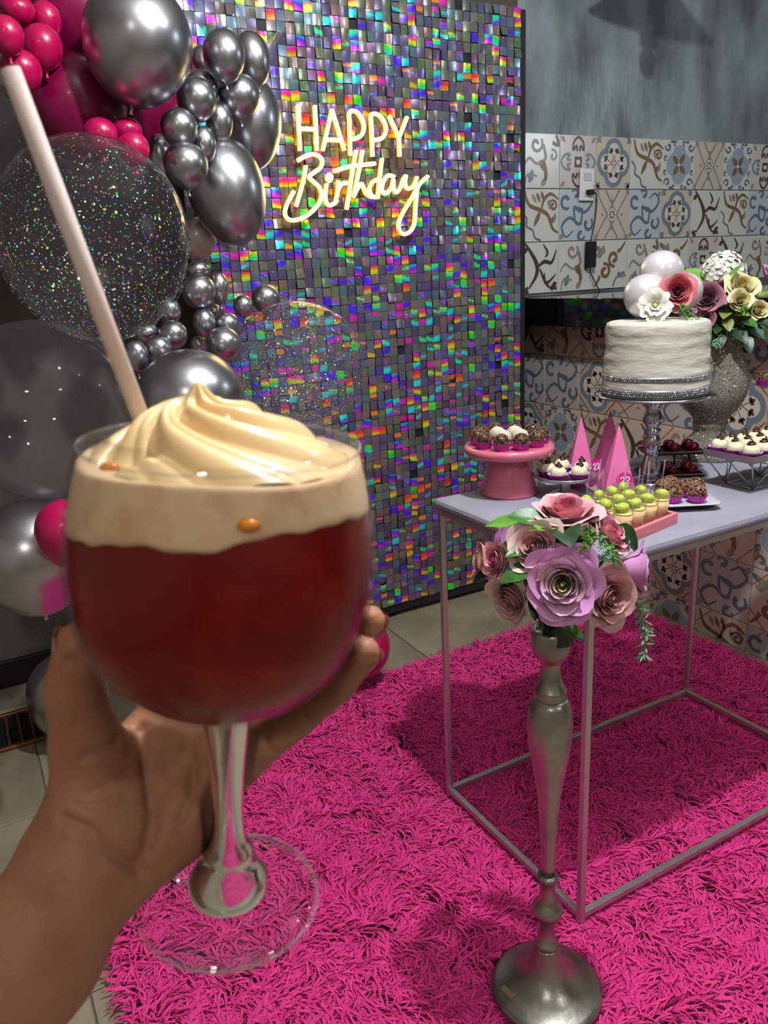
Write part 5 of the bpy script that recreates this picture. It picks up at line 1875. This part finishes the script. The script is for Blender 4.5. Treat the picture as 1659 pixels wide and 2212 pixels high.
rz = np.linspace(0.1030, 0.196, 40)
dr = thing('red_cocktail', 'dark red cocktail filling the goblet under the foam', 'drink', tuple(GF), M=GM)
MB().lathe([(0.0, 0.1030)] + [(prof_r(z) - 0.0022, z) for z in rz] + [(0.0, 0.196)], 72).build('liquid', red, dr)
ns, nz = 110, 12
aa = np.linspace(0, 2 * PI, ns, endpoint=False)
P = np.zeros((ns, nz + 2, 3))
for i, a in enumerate(aa):
    zb = border(np.array(a))
    P[i, 0] = ((prof_r(zb) - 0.0034) * math.cos(a), (prof_r(zb) - 0.0034) * math.sin(a), zb - 0.0002)
    for j in range(nz):
        z = zb + (0.2025 - zb) * (j / (nz - 1))
        r = prof_r(z) - 0.0014 - (0.0006 if j == 0 else 0) - (0.0012 if j == nz - 1 else 0)
        P[i, j + 1] = (r * math.cos(a), r * math.sin(a), z - (0.0015 if j == nz - 1 else 0) + 0.0012 * math.sin(3 * a + 1) * (j / nz))
    P[i, nz + 1] = (0.040 * math.cos(a), 0.040 * math.sin(a), 0.1995)
MB().grid(P, 0, True, closed_u=True).build('foam_band', foam, dr)

wc_ = thing('whipped_cream', 'pale yellow whipped cream swirl rising above the goblet rim', 'cream', tuple(GF), M=GM)


def cream_swirl():
    nr, nt = 90, 220
    r = np.linspace(0.0, 1.0, nr)
    th = np.linspace(0, 2 * PI, nt, endpoint=False)
    RR, TT = np.meshgrid(r, th)
    tw = TT + 2.6 * (1 - RR) ** 1.3
    ridge = np.abs(np.cos(3.0 * tw + 0.6)) ** 0.7
    fine = np.abs(np.cos(6.0 * tw + 2.0)) ** 0.8
    dome = 0.0205 * (1 - RR ** 1.7)
    amp = 0.0075 * np.clip(RR * 3.2, 0, 1) * (1 - 0.55 * RR)
    H = dome + amp * (ridge - 0.75) + 0.0016 * np.clip(RR * 3, 0, 1) * (fine - .5)
    H += 0.0065 * np.exp(-(RR / 0.09) ** 2)
    H -= 0.010 * np.exp(-(((RR * np.cos(TT) + 0.66) / 0.22) ** 2 + ((RR * np.sin(TT) + 0.30) / 0.22) ** 2))
    Rm = 0.0462
    lean = -0.0085 * (1 - RR) ** 1.2
    X = RR * Rm * np.cos(TT) + lean
    Y = RR * Rm * np.sin(TT) + 0.002 * (1 - RR)
    Z = 0.2000 + H
    P = np.stack([X, Y, Z], -1)
    mb = MB().grid(P, 0, True, closed_u=True)
    return mb


cream_swirl().build('swirl', cream, wc_)
syr = mat('amber_syrup', (226, 140, 20), 0.15, spec=0.6)
for (x, y, z, s) in ((-0.0385, -0.014, 0.2000, 0.0034), (0.0415, -0.010, 0.2010, 0.0034), (0.003, -0.0525, 0.1905, 0.0038)):
    MB().ball((x, y, z), (s, s * .8, s * .6), 14, 10).build('syrup_drop', syr, wc_)

st = thing('paper_straw', 'pale pink paper straw leaning out of the goblet', 'straw', (0.0607, 0.3024, 1.1712))
p0, p1 = np.array([0.0356, 0.3171, 1.2984]), np.array([0.0668, 0.2988, 1.1406])
d_ = (p1 - p0)
Ms = frame_of(d_)
L_ = np.linalg.norm(d_)
MB().lathe([(0.00335, 0.0), (0.00335, L_), (0.00285, L_), (0.00285, 0.0), (0.00335, 0.0)], 28, 0, Ms, p0 - np.array(st.location)).build('paper_tube', mat('straw_paper', (212, 190, 182), 0.7, bump=(900, 0.06)), st)

# ------------------------------------------------------------------ the hand and forearm (one continuous surface)
HAND = {
    'elbow': ((-0.0980, 0.2960, 0.8973), 0.0370), 'fore2': ((-0.0550, 0.2925, 0.9384), 0.0325), 'fore1': ((-0.0170, 0.2945, 0.9688), 0.0282), 'wrist': ((0.0116, 0.3021, 0.9941), 0.0250),
    'palm_i': ((0.0333, 0.3191, 1.0152), 0.0165), 'palm_m': ((0.0444, 0.3171, 1.0095), 0.0150), 'palm_r': ((0.0501, 0.3089, 1.005), 0.0150), 'palm_p': ((0.0509, 0.297, 1.0027), 0.0135),
    'heel': ((0.0326, 0.2991, 0.9974), 0.0165), 'cmc': ((0.0197, 0.3045, 1.0135), 0.0195), 'tmcp': ((0.0204, 0.3105, 1.0426), 0.0150), 'tip_j': ((0.0188, 0.3093, 1.071), 0.0114), 'ttip': ((0.0232, 0.3045, 1.0918), 0.0092),
    'imcp': ((0.0612, 0.3317, 1.0368), 0.0115), 'ipip': ((0.0965, 0.3322, 1.0588), 0.0095), 'idip': ((0.1211, 0.3234, 1.0786), 0.0085), 'itip': ((0.1290, 0.3050, 1.1000), 0.0072),
    'mmcp': ((0.0704, 0.3244, 1.03), 0.0115), 'mpip': ((0.1091, 0.3177, 1.0502), 0.0095), 'mdip': ((0.1309, 0.3038, 1.0714), 0.0085), 'mtip': ((0.1340, 0.2855, 1.0925), 0.0072),
    'rmcp': ((0.0769, 0.3119, 1.0246), 0.0110), 'rpip': ((0.1107, 0.2969, 1.0473), 0.0090), 'rdip': ((0.1255, 0.2800, 1.0672), 0.0081), 'rtip': ((0.1290, 0.2580, 1.0912), 0.0071),
    'pmcp': ((0.08, 0.2994, 1.0208), 0.0105), 'ppip': ((0.1043, 0.2849, 1.0406), 0.0083), 'pdip': ((0.1170, 0.2665, 1.0620), 0.0074), 'ptip': ((0.1210, 0.2475, 1.0840), 0.0065)}
SKIN = mat('skin', (168, 118, 88), 0.5, spec=0.35, sss=(0.15, (0.02, 0.008, 0.004), 0.3), var=(34, (150, 98, 74), 0.38, 0.7), bump=(420, 0.1))


def make_hand():
    lo = np.array([-0.142, 0.225, 0.855])
    hi = np.array([0.152, 0.355, 1.125])
    h = 0.0019
    n = np.ceil((hi - lo) / h).astype(int)
    ax = [lo[i] + h * np.arange(n[i]) for i in range(3)]
    X, Y, Z = [q.astype(np.float32) for q in np.meshgrid(*ax, indexing='ij')]

    def seg(a, b, ra=None, rb=None):
        (pa, r0), (pb, r1) = (HAND[a] if isinstance(a, str) else a), (HAND[b] if isinstance(b, str) else b)
        r0, r1 = ra or r0, rb or r1
        pa, pb = np.array(pa), np.array(pb)
        d = pb - pa
        t = np.clip(((X - pa[0]) * d[0] + (Y - pa[1]) * d[1] + (Z - pa[2]) * d[2]) / (d @ d), 0, 1)
        return np.sqrt((X - pa[0] - t * d[0]) ** 2 + (Y - pa[1] - t * d[1]) ** 2 + (Z - pa[2] - t * d[2]) ** 2) - (r0 + t * (r1 - r0))

    def smin(a, b, k):
        e = np.clip(0.5 + 0.5 * (b - a) / k, 0, 1)
        return b + (a - b) * e - k * e * (1 - e)
    D = seg('elbow', 'fore2')
    D = smin(D, seg('fore2', 'fore1'), 0.01)
    D = smin(D, seg('fore1', 'wrist'), 0.01)
    for q in ('palm_i', 'palm_m', 'palm_r', 'palm_p'):
        D = smin(D, seg('wrist', q, 0.0190), 0.012)
    for q, m_ in (('palm_i', 'imcp'), ('palm_m', 'mmcp'), ('palm_r', 'rmcp'), ('palm_p', 'pmcp')):
        D = smin(D, seg(q, m_), 0.012)
    D = smin(D, seg('wrist', 'heel'), 0.010)
    D = smin(D, seg('heel', 'palm_p'), 0.010)
    D = smin(D, seg('wrist', 'cmc', 0.021), 0.012)
    D = smin(D, seg('cmc', 'imcp', 0.013, 0.008), 0.014)
    T = smin(seg('cmc', 'tmcp'), seg('tmcp', 'tip_j'), 0.004)
    T = smin(T, seg('tip_j', 'ttip', 0.0112, 0.0092), 0.003)
    D = smin(D, T, 0.009)
    Fg = None
    for f in 'imrp':
        q = smin(seg(f + 'mcp', f + 'pip'), seg(f + 'pip', f + 'dip'), 0.002)
        q = smin(q, seg(f + 'dip', f + 'tip'), 0.002)
        Fg = q if Fg is None else smin(Fg, q, 0.0012)
    D = smin(D, Fg, 0.007)
    # flatten against the goblet
    bc_ = GF + GA * 0.1545
    qx, qy, qz = X - bc_[0], Y - bc_[1], Z - bc_[2]
    al = qx * GA[0] + qy * GA[1] + qz * GA[2]
    rad = np.sqrt(np.maximum(qx * qx + qy * qy + qz * qz - al * al, 0))
    bowl = np.sqrt(rad ** 2 + (al * 1.06) ** 2) - 0.0579
    D = np.maximum(D, -bowl)
    stem = np.maximum(rad - 0.011, np.abs(al + 0.09) - 0.06)
    D = np.maximum(D, -stem)
    # surface nets
    ins = D < 0
    c = [ins[:-1, :-1, :-1], ins[1:, :-1, :-1], ins[:-1, 1:, :-1], ins[1:, 1:, :-1], ins[:-1, :-1, 1:], ins[1:, :-1, 1:], ins[:-1, 1:, 1:], ins[1:, 1:, 1:]]
    cnt = sum(q.astype(np.int8) for q in c)
    act = (cnt > 0) & (cnt < 8)
    I = np.argwhere(act)
    idx = -np.ones(act.shape, dtype=np.int64)
    idx[act] = np.arange(len(I))
    corner = [(0, 0, 0), (1, 0, 0), (0, 1, 0), (1, 1, 0), (0, 0, 1), (1, 0, 1), (0, 1, 1), (1, 1, 1)]
    vals = np.stack([D[I[:, 0] + o[0], I[:, 1] + o[1], I[:, 2] + o[2]] for o in corner], 1).astype(np.float64)
    acc = np.zeros((len(I), 3))
    num = np.zeros(len(I))
    for a, b in ((0, 1), (2, 3), (4, 5), (6, 7), (0, 2), (1, 3), (4, 6), (5, 7), (0, 4), (1, 5), (2, 6), (3, 7)):
        va, vb = vals[:, a], vals[:, b]
        m_ = (va < 0) != (vb < 0)
        t = np.where(m_, va / np.where(m_, va - vb, 1), 0)
        p = np.array(corner[a])[None] + t[:, None] * (np.array(corner[b]) - np.array(corner[a]))[None]
        acc += np.where(m_[:, None], p, 0)
        num += m_
    v = lo + h * (I + acc / num[:, None])
    faces = []
    for axd in range(3):
        o1, o2 = [(1, 2), (2, 0), (0, 1)][axd]
        sl0 = [slice(1, -1)] * 3
        a = ins[1:-1, 1:-1, 1:-1]
        sh = [slice(1, -1)] * 3
        sh[axd] = slice(2, None)
        b = ins[tuple(sh)]
        for sgn in (0, 1):
            e = np.argwhere((a & ~b) if sgn == 0 else (~a & b)) + 1
            if not len(e):
                continue
            d1, d2 = np.zeros(3, int), np.zeros(3, int)
            d1[o1], d2[o2] = 1, 1
            q = [e - d1 - d2, e - d2, e, e - d1]
            ok = np.ones(len(e), bool)
            ids = []
            for k in q:
                k2 = np.clip(k, 0, np.array(idx.shape) - 1)
                w2 = idx[k2[:, 0], k2[:, 1], k2[:, 2]]
                ok &= w2 >= 0
                ids.append(w2)
            fq = np.stack(ids, 1)[ok]
            faces.append(fq if sgn == 0 else fq[:, ::-1])
    f = np.vstack(faces)
    # smooth once or twice (Laplacian)
    for it in range(3):
        s = np.zeros_like(v)
        k = np.zeros(len(v))
        for i in range(4):
            j = (i + 1) % 4
            np.add.at(s, f[:, i], v[f[:, j]])
            np.add.at(s, f[:, j], v[f[:, i]])
            np.add.at(k, f[:, i], 1)
            np.add.at(k, f[:, j], 1)
        v = v * 0.5 + 0.5 * s / np.maximum(k, 1)[:, None]
    # skin creases pressed into the surface
    nrm = np.zeros_like(v)
    fn = np.cross(v[f[:, 1]] - v[f[:, 0]], v[f[:, 2]] - v[f[:, 0]])
    for i in range(4):
        np.add.at(nrm, f[:, i], fn)
    nrm /= np.maximum(np.linalg.norm(nrm, axis=1), 1e-12)[:, None]
    creases = {
        'wrist': ([(0.003, 0.3064, 1.0171), (0.012, 0.2994, 1.0111), (0.0189, 0.293, 1.0033), (0.0274, 0.2854, 0.9945), (0.033, 0.2819, 0.9929)], 0.0022, 0.0022),
        'wrist2': ([(-0.0001, 0.3055, 1.0099), (0.0093, 0.299, 1.0057), (0.0175, 0.2912, 0.996)], 0.0009, 0.0018),
        'life': ([(0.0405, 0.2989, 1.0539), (0.0423, 0.2921, 1.0371), (0.0417, 0.2867, 1.0205), (0.036, 0.2841, 1.0042), (0.0292, 0.2847, 0.9953)], 0.0026, 0.0028),
        'thumb1': ([(0.0172, 0.3061, 1.0385), (0.0263, 0.3023, 1.0417), (0.0344, 0.3004, 1.0487)], 0.0012, 0.0018),
        'thumb2': ([(0.0131, 0.3039, 1.0258), (0.0235, 0.2988, 1.0271), (0.0349, 0.295, 1.0338)], 0.0008, 0.0016),
        'thumb3': ([(0.0091, 0.3049, 1.0223), (0.0206, 0.2982, 1.0208), (0.0335, 0.2932, 1.0265)], 0.0008, 0.0016),
        'thumbip': ([(0.0162, 0.32, 1.0775), (0.0197, 0.3184, 1.078), (0.0218, 0.3163, 1.0753)], 0.0012, 0.0018),
        'palm2': ([(0.0558, 0.2878, 1.0456), (0.0563, 0.2824, 1.0308), (0.0502, 0.2807, 1.0163)], 0.0018, 0.0022),
        'pk1': ([(0.0985, 0.2688, 1.0571), (0.0998, 0.2658, 1.0505)], 0.0010, 0.0016), 'pk2': ([(0.0825, 0.2729, 1.0441), (0.0861, 0.2684, 1.0365)], 0.0010, 0.0016)}
    for pts, dep, wd in creases.values():
        # slide each control point along its sight line to the skin
        snapped = []
        for p in pts:
            p = np.array(p)
            d = (p - CAM) / np.linalg.norm(p - CAM)
            rel = v - CAM
            along = rel @ d
            off = np.linalg.norm(rel - along[:, None] * d, axis=1)
            c_ = np.where(off < 0.003)[0]
            if len(c_):
                snapped.append(v[c_[np.argmin(along[c_])]])
        if len(snapped) < 2:
            continue
        ln = smooth_path(snapped, 10)
        dmin = np.full(len(v), 1.0)
        for q in ln:
            dmin = np.minimum(dmin, np.linalg.norm(v - q, axis=1))
        v = v - nrm * (1.5 * dep * np.exp(-(dmin / wd) ** 2))[:, None]
    root = HAND['wrist'][0]
    me = bpy.data.meshes.new('person')
    me.from_pydata((v - np.array(root)).tolist(), [], f.tolist())
    me.polygons.foreach_set('use_smooth', [True] * len(f))
    me.materials.append(SKIN)
    me.update()
    o = place('person', me, None, root)
    tag(o, 'bare left forearm and hand cupping the goblet from below', 'person')
    nail = mat('fingernail', (196, 146, 128), 0.25, coat=0.3)
    for f_, a, b in (('t', 'tip_j', 'ttip'), ('i', 'idip', 'itip'), ('m', 'mdip', 'mtip'), ('r', 'rdip', 'rtip'), ('p', 'pdip', 'ptip')):
        pa, pb = np.array(HAND[a][0]), np.array(HAND[b][0])
        r = HAND[b][1]
        y = (pb - pa) / np.linalg.norm(pb - pa)
        zz = pb - (GF + GA * 0.155)
        zz -= y * (zz @ y)
        zz /= np.linalg.norm(zz)
        x = np.cross(y, zz)
        g = np.zeros((9, 9, 3))
        for i, u in enumerate(np.linspace(-1, 1, 9)):
            for j, w2 in enumerate(np.linspace(-1, 1, 9)):
                uu = u * math.sqrt(1 - 0.5 * w2 * w2)
                vv = w2 * math.sqrt(1 - 0.5 * u * u)
                an = uu * 0.75
                g[i, j] = x * (math.sin(an) * r * 0.99) + zz * (math.cos(an) * r * 0.99 + 0.0004 * (1 - u * u)) + y * (vv * r * 0.72 - 0.0005)
        MB().grid(g, 0).build('fingernail', nail, o, pb - np.array(root))


make_hand()
